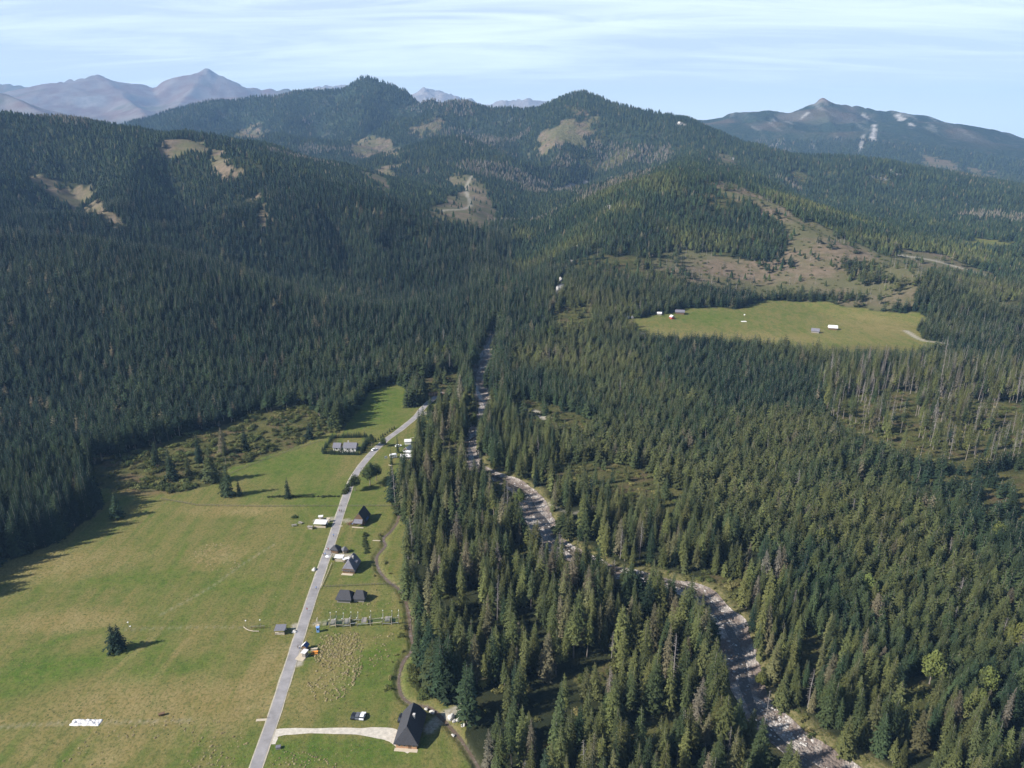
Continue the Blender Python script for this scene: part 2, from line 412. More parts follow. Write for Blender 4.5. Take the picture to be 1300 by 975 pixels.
def simple(name, c, rough=.8, var=.25, scale=3.0, metal=0.0, spec=.3, bumpd=0.0, stretch=None):
    """a plain surface with weathering: two-scale noise over the base colour"""
    m, nt, b = new_mat(name)
    tc = nd(nt, 'ShaderNodeTexCoord').outputs['Object']
    if stretch:
        mp = nd(nt, 'ShaderNodeMapping'); mp.inputs['Scale'].default_value = stretch
        nt.links.new(tc, mp.inputs[0]); tc = mp.outputs[0]
    n1 = noise(nt, tc, scale, 5, .6)
    f = ramp(nt, n1, [(.3, 0.0), (.7, 1.0)])
    lo = tuple(max(x*(1-var), 0) for x in c); hi = tuple(min(x*(1+var), .9) for x in c)
    nt.links.new(mixc(nt, f, lo, hi), b.inputs['Base Color'])
    b.inputs['Roughness'].default_value = rough; b.inputs['Metallic'].default_value = metal
    b.inputs['Specular IOR Level'].default_value = spec
    if bumpd:
        nt.links.new(bump(nt, noise(nt, tc, scale*3, 4), .6, bumpd), b.inputs['Normal'])
    return m

MAT = {}
def ground_material():
    m, nt, b = new_mat('ground_cover')
    p = posn(nt)
    at = lambda n: nd(nt, 'ShaderNodeAttribute', attribute_name=n).outputs['Fac']
    nA = noise(nt, p, .012, 5, .6); nB = noise(nt, p, .09, 5, .65); nC = noise(nt, p, .9, 4, .7); nD = noise(nt, p, 3.2, 3, .7)
    # forest floor and far canopy
    nF = noise(nt, p, .05, 3, .7)
    forest = mixc(nt, ramp(nt, nB, [(.35, 0.), (.65, 1.)]), (.020, .026, .014), (.040, .043, .020))
    far_can = mixc(nt, ramp(nt, nF, [(.4, 0.), (.62, 1.)]), (.018, .032, .021), (.042, .058, .030))
    far_can = mixc(nt, ramp(nt, nA, [(.56, 0.), (.7, .55)]), far_can, (.095, .088, .072))
    forest = mixc(nt, at('far'), forest, far_can)
    # turf: greens and straw at several scales
    # mowing stripes run along the valley
    mp = nd(nt, 'ShaderNodeMapping'); mp.inputs['Rotation'].default_value = (0, 0, R(24)); mp.inputs['Scale'].default_value = (.16, .012, 1)
    nt.links.new(p, mp.inputs[0])
    stripe = noise(nt, mp.outputs[0], 1.0, 4, .6)
    mp2 = nd(nt, 'ShaderNodeMapping'); mp2.inputs['Rotation'].default_value = (0, 0, R(-58)); mp2.inputs['Scale'].default_value = (.5, .08, 1)
    nt.links.new(p, mp2.inputs[0])
    fib = noise(nt, mp2.outputs[0], 1.6, 5, .7)
    green = mixc(nt, ramp(nt, nB, [(.35, 0.), (.68, 1.)]), (.090, .128, .027), (.140, .155, .043))
    green = mixc(nt, ramp(nt, stripe, [(.42, 0.), (.58, .85)]), green, (.185, .160, .058))
    green = mixc(nt, at('lush'), green, mixc(nt, ramp(nt, nB, [(.35, 0.), (.65, 1.)]), (.060, .118, .016), (.095, .148, .024)))
    tn = maths(nt, 'MULTIPLY', at('tan'), ramp(nt, fib, [(.3, .35), (.62, 1.)]))
    green = mixc(nt, tn, green, mixc(nt, ramp(nt, nB, [(.4, 0.), (.65, 1.)]), (.245, .185, .075), (.310, .240, .115)))
    green = mixc(nt, at('brown'), green, mixc(nt, nB, (.12, .075, .038), (.20, .135, .075)))
    dark = maths(nt, 'MULTIPLY', ramp(nt, nC, [(.36, 1.), (.54, 0.)]), .62)
    mot = noise(nt, p, .22, 5, .7)
    green = mixc(nt, maths(nt, 'MULTIPLY', ramp(nt, mot, [(.44, 0.), (.62, 1.)]), .42), green, (.19, .152, .060))
    green = mixc(nt, maths(nt, 'MULTIPLY', ramp(nt, mot, [(.36, 1.), (.48, 0.)]), .42), green, (.070, .098, .024))
    green = mixc(nt, dark, green, (.050, .070, .020))
    lite = maths(nt, 'MULTIPLY', ramp(nt, nD, [(.54, 0.), (.72, 1.)]), .55)
    green = mixc(nt, lite, green, (.26, .225, .085))
    col = mixc(nt, at('open'), forest, green)
    rough_ = mixc(nt, ramp(nt, nB, [(.38, 0.), (.6, 1.)]), (.060, .066, .022), (.128, .120, .045))
    rough_ = mixc(nt, ramp(nt, noise(nt, p, .06, 4, .6), [(.5, 0.), (.62, .8)]), rough_, (.135, .095, .055))
    rough_ = mixc(nt, maths(nt, 'MULTIPLY', ramp(nt, nC, [(.35, 1.), (.55, 0.)]), .7), rough_, (.030, .032, .015))
    col = mixc(nt, at('shrub'), col, rough_)
    clear = mixc(nt, ramp(nt, nB, [(.35, 0.), (.66, 1.)]), (.115, .092, .058), (.205, .155, .112))
    clear = mixc(nt, ramp(nt, nA, [(.40, 0.), (.56, .85)]), clear, (.108, .108, .050))
    clear = mixc(nt, maths(nt, 'MULTIPLY', ramp(nt, nC, [(.3, 1.), (.5, 0.)]), .6), clear, (.040, .038, .022))
    col = mixc(nt, at('clear'), col, clear)
    col = mixc(nt, at('bank'), col, mixc(nt, ramp(nt, nC, [(.4, 0.), (.6, 1.)]), (.085, .088, .030), (.180, .155, .075)))
    col = mixc(nt, at('bare'), col, mixc(nt, ramp(nt, nC, [(.35, 0.), (.65, 1.)]), (.27, .235, .18), (.44, .41, .35)))
    # high ground: red autumn turf, scree and rock by its own slope and noise
    alp = mixc(nt, ramp(nt, noise(nt, p, .0035, 5, .65), [(.42, 0.), (.6, 1.)]), (.175, .108, .078), (.220, .185, .160))
    alp = mixc(nt, ramp(nt, noise(nt, p, .0014, 4, .6), [(.52, 0.), (.66, .8)]), alp, (.105, .108, .058))
    col = mixc(nt, at('alpine'), col, alp)
    rock = mixc(nt, ramp(nt, noise(nt, p, .02, 5, .7), [(.35, 0.), (.65, 1.)]), (.22, .21, .20), (.46, .44, .42))
    col = mixc(nt, at('rock'), col, rock)
    nt.links.new(col, b.inputs['Base Color'])
    b.inputs['Roughness'].default_value = .95; b.inputs['Specular IOR Level'].default_value = .03
    h = maths(nt, 'ADD', maths(nt, 'MULTIPLY', nC, .5), maths(nt, 'MULTIPLY', nD, .3))
    b1 = bump(nt, h, .75, .55)
    n2 = nd(nt, 'ShaderNodeBump'); n2.inputs['Strength'].default_value = 1.0; n2.inputs['Distance'].default_value = 14.0
    nt.links.new(maths(nt, 'MULTIPLY', nF, at('far')), n2.inputs['Height']); nt.links.new(b1, n2.inputs['Normal'])
    nt.links.new(n2.outputs[0], b.inputs['Normal'])
    return m

def foliage_material(name, stops, rand=.35, trans=0.0):
    """needles or leaves; 'tint' (per tree) picks the species/health colour and, on the left slope, painted shade; the object's random number varies it"""
    m, nt, b = new_mat(name)
    a = nd(nt, 'ShaderNodeAttribute', attribute_name='tint', attribute_type='INSTANCER').outputs['Fac']
    oi = nd(nt, 'ShaderNodeObjectInfo').outputs['Random']
    c = ramp(nt, a, stops)
    tc = nd(nt, 'ShaderNodeTexCoord').outputs['Object']
    n1 = noise(nt, tc, 11.0, 3, .7)
    v = maths(nt, 'ADD', maths(nt, 'MULTIPLY', oi, rand*2), 1-rand)
    v = maths(nt, 'MULTIPLY', v, ramp(nt, n1, [(.3, .72), (.7, 1.25)]))
    hs = nd(nt, 'ShaderNodeHueSaturation'); nt.links.new(c, hs.inputs['Color']); nt.links.new(v, hs.inputs['Value'])
    nt.links.new(maths(nt, 'ADD', maths(nt, 'MULTIPLY', maths(nt, 'FRACT', maths(nt, 'MULTIPLY', oi, 7.31)), .03), .485), hs.inputs['Hue'])
    nt.links.new(hs.outputs[0], b.inputs['Base Color'])
    b.inputs['Roughness'].default_value = .8; b.inputs['Specular IOR Level'].default_value = .06
    return m

MAT['ground'] = ground_material()
MAT['needles'] = foliage_material('spruce_needles', [(0., (.015, .027, .018)), (.25, (.036, .055, .025)), (.5, (.064, .074, .028)), (.72, (.100, .108, .036)), (.86, (.112, .098, .060)), (1., (.165, .150, .125))])  # darkest stop lowered to put the left slope's shade into its needles
MAT['leaves'] = foliage_material('broad_leaves', [(0., (.040, .058, .026)), (.5, (.085, .105, .030)), (1., (.160, .160, .045))])
MAT['bush'] = foliage_material('bush_leaves', [(0., (.045, .060, .022)), (.5, (.095, .110, .034)), (1., (.175, .155, .062))])
MAT['straw'] = foliage_material('straw', [(0., (.20, .165, .08)), (1., (.30, .25, .14))], .2)
MAT['bark'] = simple('spruce_bark', (.215, .185, .155), .9, .35, 9)
MAT['deadwood'] = simple('weathered_deadwood', (.24, .215, .195), .85, .25, 6)
MAT['asphalt'] = simple('worn_asphalt', (.27, .255, .255), .9, .22, .22)
MAT['shoulder'] = simple('gravel_shoulder', (.40, .36, .28), .95, .25, .6)
MAT['gravel'] = simple('pale_gravel', (.50, .455, .385), .95, .22, .8)
MAT['shingle'] = simple('dark_shingle', (.048, .048, .055), .7, .35, 2.0, bumpd=.05, stretch=(1, 1, 4))
MAT['shingle_grey'] = simple('grey_shingle', (.125, .122, .135), .65, .25, 2.0, bumpd=.05, stretch=(1, 1, 4))
MAT['slate_roof'] = simple('blue_grey_roof', (.165, .160, .185), .6, .18, 1.5)
MAT['wood'] = simple('brown_wood', (.155, .095, .055), .8, .3, 2.0, stretch=(.4, .4, 7))
MAT['redwood'] = simple('orange_log_wall', (.42, .235, .13), .8, .25, 2.0, stretch=(.3, .3, 9))
MAT['oldwood'] = simple('grey_weathered_wood', (.26, .235, .21), .85, .3, 2.0, stretch=(.5, .5, 7))
MAT['palewood'] = simple('pale_planks', (.48, .41, .31), .8, .2, 2.0, stretch=(1, 6, 1))
MAT['white'] = simple('white_paint', (.80, .80, .79), .6, .05, 2)
MAT['canvas'] = simple('white_canvas', (.66, .64, .63), .8, .08, 1.2, bumpd=.03)
MAT['plaster'] = simple('white_plaster', (.76, .74, .70), .9, .08, 1.2)
MAT['blue'] = simple('blue_tarpaulin', (.035, .075, .20), .55, .2, 2)
MAT['lightblue'] = simple('light_blue_paint', (.20, .36, .70), .5, .1, 2)
MAT['red'] = simple('red_paint', (.42, .06, .045), .5, .15, 2)
MAT['orange'] = simple('orange_plastic', (.85, .30, .04), .45, .1, 2)
MAT['glass'] = simple('dark_window_glass', (.02, .025, .03), .08, .1, 2, spec=.8)
MAT['metal'] = simple('grey_steel', (.42, .43, .44), .45, .15, 3, metal=.6)
MAT['tyre'] = simple('black_rubber', (.02, .02, .02), .8, .1, 3)
MAT['carblack'] = simple('black_car_paint', (.018, .018, .022), .3, .1, 2, spec=.6)
MAT['cargrey'] = simple('grey_car_paint', (.12, .125, .14), .3, .1, 2, spec=.6)
MAT['carwhite'] = simple('white_car_paint', (.80, .80, .80), .3, .03, 2, spec=.6)
MAT['lamp'] = simple('lamp_lens', (.75, .73, .68), .2, .05, 3)
MAT['stone'] = simple('pale_limestone', (.50, .475, .44), .9, .25, .7, bumpd=.15)
MAT['fence'] = simple('weathered_fence_wood', (.17, .145, .115), .85, .3, 3)
MAT['rope'] = simple('green_net_rope', (.055, .13, .075), .8, .2, 3)

def river_bed_mat():
    m, nt, b = new_mat('river_cobbles'); p = posn(nt)
    v = nd(nt, 'ShaderNodeTexVoronoi'); v.inputs['Scale'].default_value = .9; nt.links.new(p, v.inputs['Vector'])
    v2 = nd(nt, 'ShaderNodeTexVoronoi'); v2.inputs['Scale'].default_value = 2.4; nt.links.new(p, v2.inputs['Vector'])
    c = ramp(nt, v.outputs['Color'], [(.1, (.36, .31, .265)), (.9, (.64, .575, .51))])
    n = noise(nt, p, .09, 5, .65)
    c = mixc(nt, ramp(nt, n, [(.44, 0.), (.54, .95)]), c, (.20, .145, .110))
    c = mixc(nt, ramp(nt, v2.outputs['Distance'], [(.2, .0), (.6, .6)]), c, (.10, .09, .085))
    nt.links.new(c, b.inputs['Base Color']); b.inputs['Roughness'].default_value = .9
    h = maths(nt, 'ADD', v.outputs['Distance'], maths(nt, 'MULTIPLY', v2.outputs['Distance'], .4))
    nt.links.new(bump(nt, maths(nt, 'MULTIPLY', h, -1.0), .9, .5), b.inputs['Normal'])
    return m
MAT['cobbles'] = river_bed_mat()
def water_mat(name, c):
    m, nt, b = new_mat(name); p = posn(nt)
    n = noise(nt, p, .8, 4, .65)
    nt.links.new(mixc(nt, ramp(nt, n, [(.56, 0.), (.72, .4)]), c, (.45, .45, .45)), b.inputs['Base Color'])
    b.inputs['Roughness'].default_value = .16; b.inputs['Specular IOR Level'].default_value = .5
    nt.links.new(bump(nt, n, .5, .12), b.inputs['Normal']); return m
MAT['water'] = water_mat('shallow_river_water', (.075, .062, .048))
MAT['brook'] = water_mat('brown_brook_water', (.135, .100, .072))

# ------------------------------------------------------------------ mesh helpers
def link(o):
    COL.objects.link(o); return o
def mesh_obj(name, V, F, mat, parent=None, smooth=False):
    me = bpy.data.meshes.new(name)
    me.from_pydata([tuple(map(float, v)) for v in V], [], [tuple(map(int, f)) for f in F])
    for mm in (mat if isinstance(mat, list) else [mat]): me.materials.append(mm)
    if smooth: me.polygons.foreach_set('use_smooth', [True]*len(me.polygons))
    me.update()
    o = bpy.data.objects.new(name, me); link(o)
    if parent is not None: o.parent = parent
    return o
def tag(o, label=None, cat=None, group=None, kind=None):
    if label: o['label'] = label
    if cat: o['category'] = cat
    if group: o['group'] = group
    if kind: o['kind'] = kind
    return o
def empty(name, loc, rz=0, label=None, cat=None, group=None):
    o = bpy.data.objects.new(name, None); o.empty_display_size = .5; link(o)
    o.location = tuple(map(float, loc)); o.rotation_euler = (0, 0, rz)
    return tag(o, label, cat, group)
def dup(root, loc, rz=0, label=None, group=None):
    r = root.copy(); link(r); r.location = tuple(map(float, loc)); r.rotation_euler = (0, 0, rz)
    if label: r['label'] = label
    if group: r['group'] = group
    for ch in root.children:
        c = ch.copy(); link(c); c.parent = r
        for g in ch.children:
            d = g.copy(); link(d); d.parent = c
    return r

class MB:
    def __init__(s): s.V = []; s.F = []
    def add(s, V, F):
        o = len(s.V); s.V += [tuple(v) for v in V]; s.F += [tuple(i+o for i in f) for f in F]; return s
    def box(s, x0, x1, y0, y1, z0, z1, top=1.0):
        cx, cy = (x0+x1)/2, (y0+y1)/2
        q = [(x0,y0),(x1,y0),(x1,y1),(x0,y1)]
        V = [(x,y,z0) for x,y in q] + [(cx+(x-cx)*top, cy+(y-cy)*top, z1) for x,y in q]
        return s.add(V, [(3,2,1,0),(4,5,6,7),(0,1,5,4),(1,2,6,5),(2,3,7,6),(3,0,4,7)])
    def tube(s, a, b, r0, r1=None, n=6):
        a, b = Vector(a), Vector(b); r1 = r0 if r1 is None else r1
        d = (b-a).normalized(); u = d.orthogonal().normalized(); v = d.cross(u)
        V = []
        for c, r in ((a, r0), (b, r1)):
            for k in range(n):
                t = 2*math.pi*k/n; V.append(tuple(c + u*(r*math.cos(t)) + v*(r*math.sin(t))))
        F = [(k, (k+1)%n, n+(k+1)%n, n+k) for k in range(n)] + [tuple(range(n-1,-1,-1)), tuple(range(n, 2*n))]
        return s.add(V, F)
    def ball(s, c, rx, ry, rz, n=8, m=5):
        V = [(c[0], c[1], c[2]-rz)]
        for i in range(1, m):
            t = math.pi*i/m
            for k in range(n):
                a = 2*math.pi*k/n; V.append((c[0]+rx*math.sin(t)*math.cos(a), c[1]+ry*math.sin(t)*math.sin(a), c[2]-rz*math.cos(t)))
        V.append((c[0], c[1], c[2]+rz)); L = len(V)-1
        F = [(0, 1+(k+1)%n, 1+k) for k in range(n)]
        for i in range(m-2):
            F += [(1+i*n+k, 1+i*n+(k+1)%n, 1+(i+1)*n+(k+1)%n, 1+(i+1)*n+k) for k in range(n)]
        F += [(L, 1+(m-2)*n+k, 1+(m-2)*n+(k+1)%n) for k in range(n)]
        return s.add(V, F)
    def prism(s, pts, y0, y1):
        """xz outline extruded along y"""
        n = len(pts)
        V = [(x, y0, z) for x, z in pts] + [(x, y1, z) for x, z in pts]
        return s.add(V, [tuple(range(n-1,-1,-1)), tuple(range(n, 2*n))] + [(k, (k+1)%n, n+(k+1)%n, n+k) for k in range(n)])
    def build(s, name, mat, parent=None, smooth=False):
        return mesh_obj(name, s.V, s.F, mat, parent, smooth)

# ------------------------------------------------------------------ terrain mesh
def grid_faces(nr, na):
    i = np.arange(nr-1)[:,None]*na + np.arange(na-1)[None,:]
    q = np.stack([i, i+na, i+na+1, i+1], -1).reshape(-1, 4)
    return q
def big_mesh(name, V, Q, mat, smooth=True):
    me = bpy.data.meshes.new(name)
    me.vertices.add(len(V)); me.vertices.foreach_set('co', V.astype(np.float32).ravel())
    me.loops.add(Q.size); me.loops.foreach_set('vertex_index', Q.astype(np.int32).ravel())
    me.polygons.add(len(Q)); me.polygons.foreach_set('loop_start', np.arange(0, Q.size, 4, dtype=np.int32))
    me.polygons.foreach_set('use_smooth', np.full(len(Q), smooth))
    me.update(calc_edges=True); me.materials.append(mat)
    o = bpy.data.objects.new(name, me); link(o); return o
# alpine and rock zones
rel = GZ
slope = np.hypot(np.gradient(GZ, axis=0)/np.gradient(gr)[:,None], np.gradient(GZ, axis=1)/(gr[:,None]*(ga[1]-ga[0])))
far_w = np.clip((GY-5200)/600, 0, 1)
left_w = (GX < .12*GY - 300) & (GY > 6300)
tl = 420 + 130*fbm(fx, fy, 1400, 4, 71).reshape(NR, NA)
A_alp = np.clip((GZ - tl)/110, 0, 1)*left_w
A_alp = np.maximum(A_alp, (GY > 12600)*1.0)
osob = (GX > 1000) & (GY > 4200)
A_alp = np.maximum(A_alp, .40*np.clip(3*fbm(fx, fy, 380, 4, 79).reshape(NR, NA)+.1, 0, 1)*(GX > 1000)*(GY > 4600)*np.clip((GZ-150)/150, 0, 1))
A_alp = np.maximum(A_alp, np.clip((GZ - 520 - 60*fbm(fx, fy, 500, 3, 72).reshape(NR, NA))/60, 0, 1)*osob)
gul = fbm(fx, fy, 700, 4, 75, True).reshape(NR, NA)
A_rock = np.clip((gul - .5)*4, 0, 1)*(A_alp > .3)*np.clip((slope-.35)*4, 0, 1)*.45
A_rock = np.maximum(A_rock, (GY > 12600)*.6)
A_rock = np.maximum(A_rock, .4*np.clip((fbm(fx*1.6, fy*.45, 240, 4, 76, True).reshape(NR, NA) - .50)*5, 0, 1)*(GX > 1000)*(GY > 4700)*np.clip((GZ-200)/150, 0, 1))
def scar(pts, w, val=1.0):
    global A_rock
    L = spline([list(G(a, b)[:2]) + [w] for a, b in pts], max(6, w*.6))
    d, ww = dist_line(fx, fy, L, w*3)
    m = np.clip((w*(1+.9*fbm(fx, fy, w*4, 3, 77)) - d)/(w*.6), 0, 1).reshape(NR, NA)*val
    A_rock = np.maximum(A_rock, m)
scar([(1110,158),(1109,168),(1108,178)], 22); scar([(1096,172),(1093,184),(1090,195)], 16, .8); scar([(1140,147),(1146,152)], 26); scar([(1155,156),(1159,159)], 18)
scar([(1096,146),(1102,151)], 16, .7); scar([(1018,150),(1026,143)], 18, .7); scar([(1060,170),(1068,178)], 9, .5); scar([(1031,180),(1034,190)], 9, .5)
scar([(862,157),(866,159)], 14); scar([(708,243),(730,236),(745,232)], 14, .7); scar([(770,262),(772,270)], 8, .7); scar([(930,200),(934,204)], 8, .8)
scar([(708,376),(712,362),(716,352)], 5, 1.0); scar([(722,340),(724,330)], 4, .9); scar([(733,314),(736,309)], 4, .9); scar([(760,307),(765,302)], 4, .7); scar([(612,305),(622,318)], 5, .6)
scar([(640,160),(650,150)], 10, .3); scar([(1130,216),(1140,222)], 8, .7); scar([(1110,224),(1122,228)], 8, .6)
A_brk = np.clip(A_bank*(1-A_river)*(1-A_open), 0, 1)
A_bareall = np.maximum(A_bare, .2*A_brook)
ter = big_mesh('ground', np.stack([GX.ravel(), GY.ravel(), GZ.ravel()], -1), grid_faces(NR, NA), MAT['ground'])
tag(ter, 'valley floor meadows and forested mountain slopes', 'terrain', kind='structure')
def put(name, arr):
    a = ter.data.attributes.new(name, 'FLOAT', 'POINT'); a.data.foreach_set('value', np.clip(arr, 0, 1).astype(np.float32).ravel())
put('open', A_open); put('shrub', np.maximum(np.maximum(np.maximum(A_shrub, A_glade*.8), A_sparse*.9), A_gap*.85)); put('clear', A_clear); put('bank', np.maximum(A_brk, A_brookbank*.45))
put('bare', A_bareall); put('tan', A_tan); put('lush', A_lush); put('brown', np.maximum(A_brown, A_brook*.75)); put('alpine', A_alp); put('rock', A_rock)
put('far', np.clip((np.hypot(GX, GY)-1500)/1500, 0, 1))

# ------------------------------------------------------------------ draped ribbons
def ribbon(name, line, halfw, off, mat, label, cat, rag=0.0, cols=6, seed=0, shift=0.0):
    L = line[:, :2]; T = np.gradient(L, axis=0); T /= np.linalg.norm(T, axis=1)[:,None]
    N = np.stack([T[:,1], -T[:,0]], -1)
    hw = np.full(len(L), halfw) if np.isscalar(halfw) else np.asarray(halfw)
    s = np.cumsum(np.r_[0, np.linalg.norm(np.diff(L, axis=0), axis=1)])
    l = hw*(1 + rag*fbm(s, s*0+3.3, 9, 3, seed)); r = hw*(1 + rag*fbm(s, s*0+8.8, 9, 3, seed+5))
    u = np.linspace(0, 1, cols+1)
    X = L[:,None,:] + N[:,None,:]*((-l[:,None] + (l+r)[:,None]*u[None,:]) + (shift if np.isscalar(shift) else shift[:,None]))[:,:,None]
    Z = sample(GZ, X[...,0], X[...,1]) + off
    V = np.concatenate([X, Z[...,None]], -1).reshape(-1, 3)
    o = big_mesh(name, V, grid_faces(len(L), cols+1)[:, ::-1], mat)
    return tag(o, label, cat, kind='structure')
ROAD_PX = [(318,1000),(328,965),(340,932),(357,880),(380,808),(403,738),(420,690),(436,640),(448,608),(464,585),(486,562),(510,544),(527,530),(536,519),(548,508),(562,498)]
ROAD = spline([list(G(a, b)[:2]) for a, b in ROAD_PX], 1.5)
ROAD = np.vstack([ROAD[0] + (ROAD[0]-ROAD[6])/np.linalg.norm(ROAD[0]-ROAD[6])*np.arange(60, 0, -2.0)[:,None], ROAD])
ribbon('road_shoulder', ROAD, 2.4, .09, MAT['shoulder'], 'pale gravel verge along both edges of the valley road', 'verge', .10, 6, 3)
ribbon('road', ROAD, 1.9, .13, MAT['asphalt'], 'narrow grey asphalt road running up the valley', 'road', .06, 6, 4)
DRIVE_PX = [(341,945),(347,933),(362,929),(400,928),(440,928),(470,929),(488,931),(500,935),(510,944),(520,955)]
DRIVE = spline([list(G(a, b)[:2]) for a, b in DRIVE_PX], 1.0)
dw = np.interp(np.linspace(0, 1, len(DRIVE)), [0,.05,.14,.3,.6,.72,.82,.92,1], [2.2,2.3,1.4,1.25,1.35,2.2,2.9,2.2,.8])
ribbon('driveway', DRIVE, dw, .06, MAT['gravel'], 'pale gravel driveway from the road to the big dark cottage', 'driveway', .22, 6, 9)
ribbon('river_bed', RIVER, RIVER[:,2]+.8, .25, MAT['cobbles'], 'wide pale cobble bed of the mountain river', 'river bed', .30, 8, 12)
sR = np.cumsum(np.r_[0, np.linalg.norm(np.diff(RIVER[:, :2], axis=0), axis=1)])
sh = RIVER[:,2]*.62*np.clip(1.8*fbm(sR, sR*0, 60, 2, 55), -1, 1)
ribbon('river_water', RIVER, np.maximum(RIVER[:,2]*.30, 1.2), .36, MAT['water'], 'shallow brown water threading the cobble river bed', 'river', .45, 6, 15, sh)
ribbon('brook_water', BROOK, .62, .14, MAT['brook'], 'narrow brown brook winding along the edge of the spruce wood', 'brook', .6, 4, 18)
# ------------------------------------------------------------------ tree shapes (unit height 1, z up)
def trunk_mesh(h=1.0, r=.011, seed=0, n=6, top=.96):
    rr = random.Random(seed); V = []; F = []
    L = 5
    for i in range(L+1):
        t = i/L; z = t*top*h; ra = r*(1-t*.85)*(1.35 if i == 0 else 1)
        ox, oy = rr.uniform(-.003,.003)*i, rr.uniform(-.003,.003)*i
        for k in range(n):
            a = 2*math.pi*k/n; V.append((ox+ra*math.cos(a), oy+ra*math.sin(a), z))
    for i in range(L):
        for k in range(n): F.append((i*n+k, i*n+(k+1)%n, (i+1)*n+(k+1)%n, (i+1)*n+k))
    return V, F
def spruce_crown(seed, levels, per, rad, base, seg=3, ragged=.3):
    """whorls of drooping boughs; every bough is a mid rib with separate hanging side sprays"""
    rr = random.Random(seed); V = []; F = []
    lob = [rr.uniform(.75, 1.15) for _ in range(7)]
    for i in range(levels):
        t = (i+rr.uniform(-.25,.25))/(levels-1) if levels > 1 else 0
        t = min(max(t, 0), 1)
        z0 = base + (1-base)*(t**.92)
        Rl = rad*((1-t)**.78)*(1 if t > .12 else .72+2.3*t) + .006
        n = max(3, int(per*(1-.55*t)))
        a0 = rr.uniform(0, 6.28)
        for k in range(n):
            a = a0 + 2*math.pi*(k+rr.uniform(-.3,.3))/n
            q = a/(2*math.pi)*7 % 7; f = lob[int(q)]*(1-q%1)+lob[(int(q)+1)%7]*(q%1)
            Rb = Rl*f*rr.uniform(1-ragged, 1+ragged*.6)
            ca, sa = math.cos(a), math.sin(a)
            droop = Rb*rr.uniform(.25,.6)*(1.15-t) - Rb*.25*t
            w = Rb*rr.uniform(.32,.5)*(1 if seg > 1 else 1.5)
            pts = []
            for s in range(seg+1):
                u = s/seg; x = Rb*u; z = z0 - droop*(u**1.4) + .10*Rb*math.sin(u*3.1)
                pts.append((x, z))
            o = len(V)
            for x, z in pts: V.append((x*ca, x*sa, z))
            for s in range(seg):
                x0, zz0 = pts[s]; x1, zz1 = pts[s+1]
                for side in (-1, 1):
                    ww = w*(1-.45*s/seg)*rr.uniform(.65,1.2)*side
                    xt = x1*rr.uniform(.86,1.08)+.12*Rb*(1-s/seg); zt = (zz0+zz1)/2 - abs(ww)*rr.uniform(.35,.75)
                    V.append((xt*ca - ww*sa, xt*sa + ww*ca, zt))
                    F.append((o+s, o+s+1, len(V)-1) if side < 0 else (o+s+1, o+s, len(V)-1))
            x1, z1 = pts[-1]
            V.append(((x1+.16*Rb)*ca, (x1+.16*Rb)*sa, z1-.05*Rb))
            V.append(((x1-.1*Rb)*ca - w*.3*sa, (x1-.1*Rb)*sa + w*.3*ca, z1-.03))
            F.append((o+seg, len(V)-2, len(V)-1))
    # leader
    o = len(V); V += [(.006,0,.93), (-.004,.005,.93), (-.004,-.005,.93), (0,0,1.01)]; F += [(o,o+1,o+3),(o+1,o+2,o+3),(o+2,o,o+3)]
    return V, F
def far_crown(seed, rad, lev=4, n=6):
    rr = random.Random(seed); V = []; F = []
    for i in range(lev):
        t = i/lev; zt = min(1.0, .12+.88*(i+1.7)/lev); zb = .10+.9*t*.93
        Rr = rad*(1-t)**.8; a0 = rr.uniform(0, 6)
        V.append((rr.uniform(-.01,.01), rr.uniform(-.01,.01), zt)); o = len(V)-1
        for k in range(n*2):
            a = a0 + math.pi*k/n; q = Rr*(rr.uniform(.85,1.15) if k % 2 == 0 else rr.uniform(.45,.65))
            V.append((q*math.cos(a), q*math.sin(a), zb + (0 if k % 2 == 0 else .05) + rr.uniform(-.02,.02)))
        for k in range(n*2): F.append((o, o+1+k, o+1+(k+1)%(n*2)))
    return V, F
def dead_branches(seed, n, rad, base=.25, twigs=True):
    rr = random.Random(seed); V = []; F = []
    for i in range(n):
        t = i/n; z = base + (1-base)*t*.97; a = rr.uniform(0, 6.28); L = rad*(1-t)**.6*rr.uniform(.4,1.1)+.01
        ca, sa = math.cos(a), math.sin(a); dz = -L*rr.uniform(-.1,.5); th = .0035*(1-t*.5)
        o = len(V); V += [(0,0,z+th),(0,0,z-th),(L*ca,L*sa,z+dz)]; F.append((o,o+1,o+2))
        V += [(-th*sa,th*ca,z),(th*sa,-th*ca,z)]; F.append((o+3,o+4,o+2))
        if twigs:
            for _ in range(4):
                u = rr.uniform(.3,.95); b = a + rr.choice((-1,1))*rr.uniform(.5,1.1); l2 = L*rr.uniform(.25,.5)
                x, y, zz = L*u*ca, L*u*sa, z+dz*u
                o = len(V); V += [(x,y,zz+.002),(x,y,zz-.003),(x+l2*math.cos(b), y+l2*math.sin(b), zz-l2*.5)]; F.append((o,o+1,o+2))
    return V, F
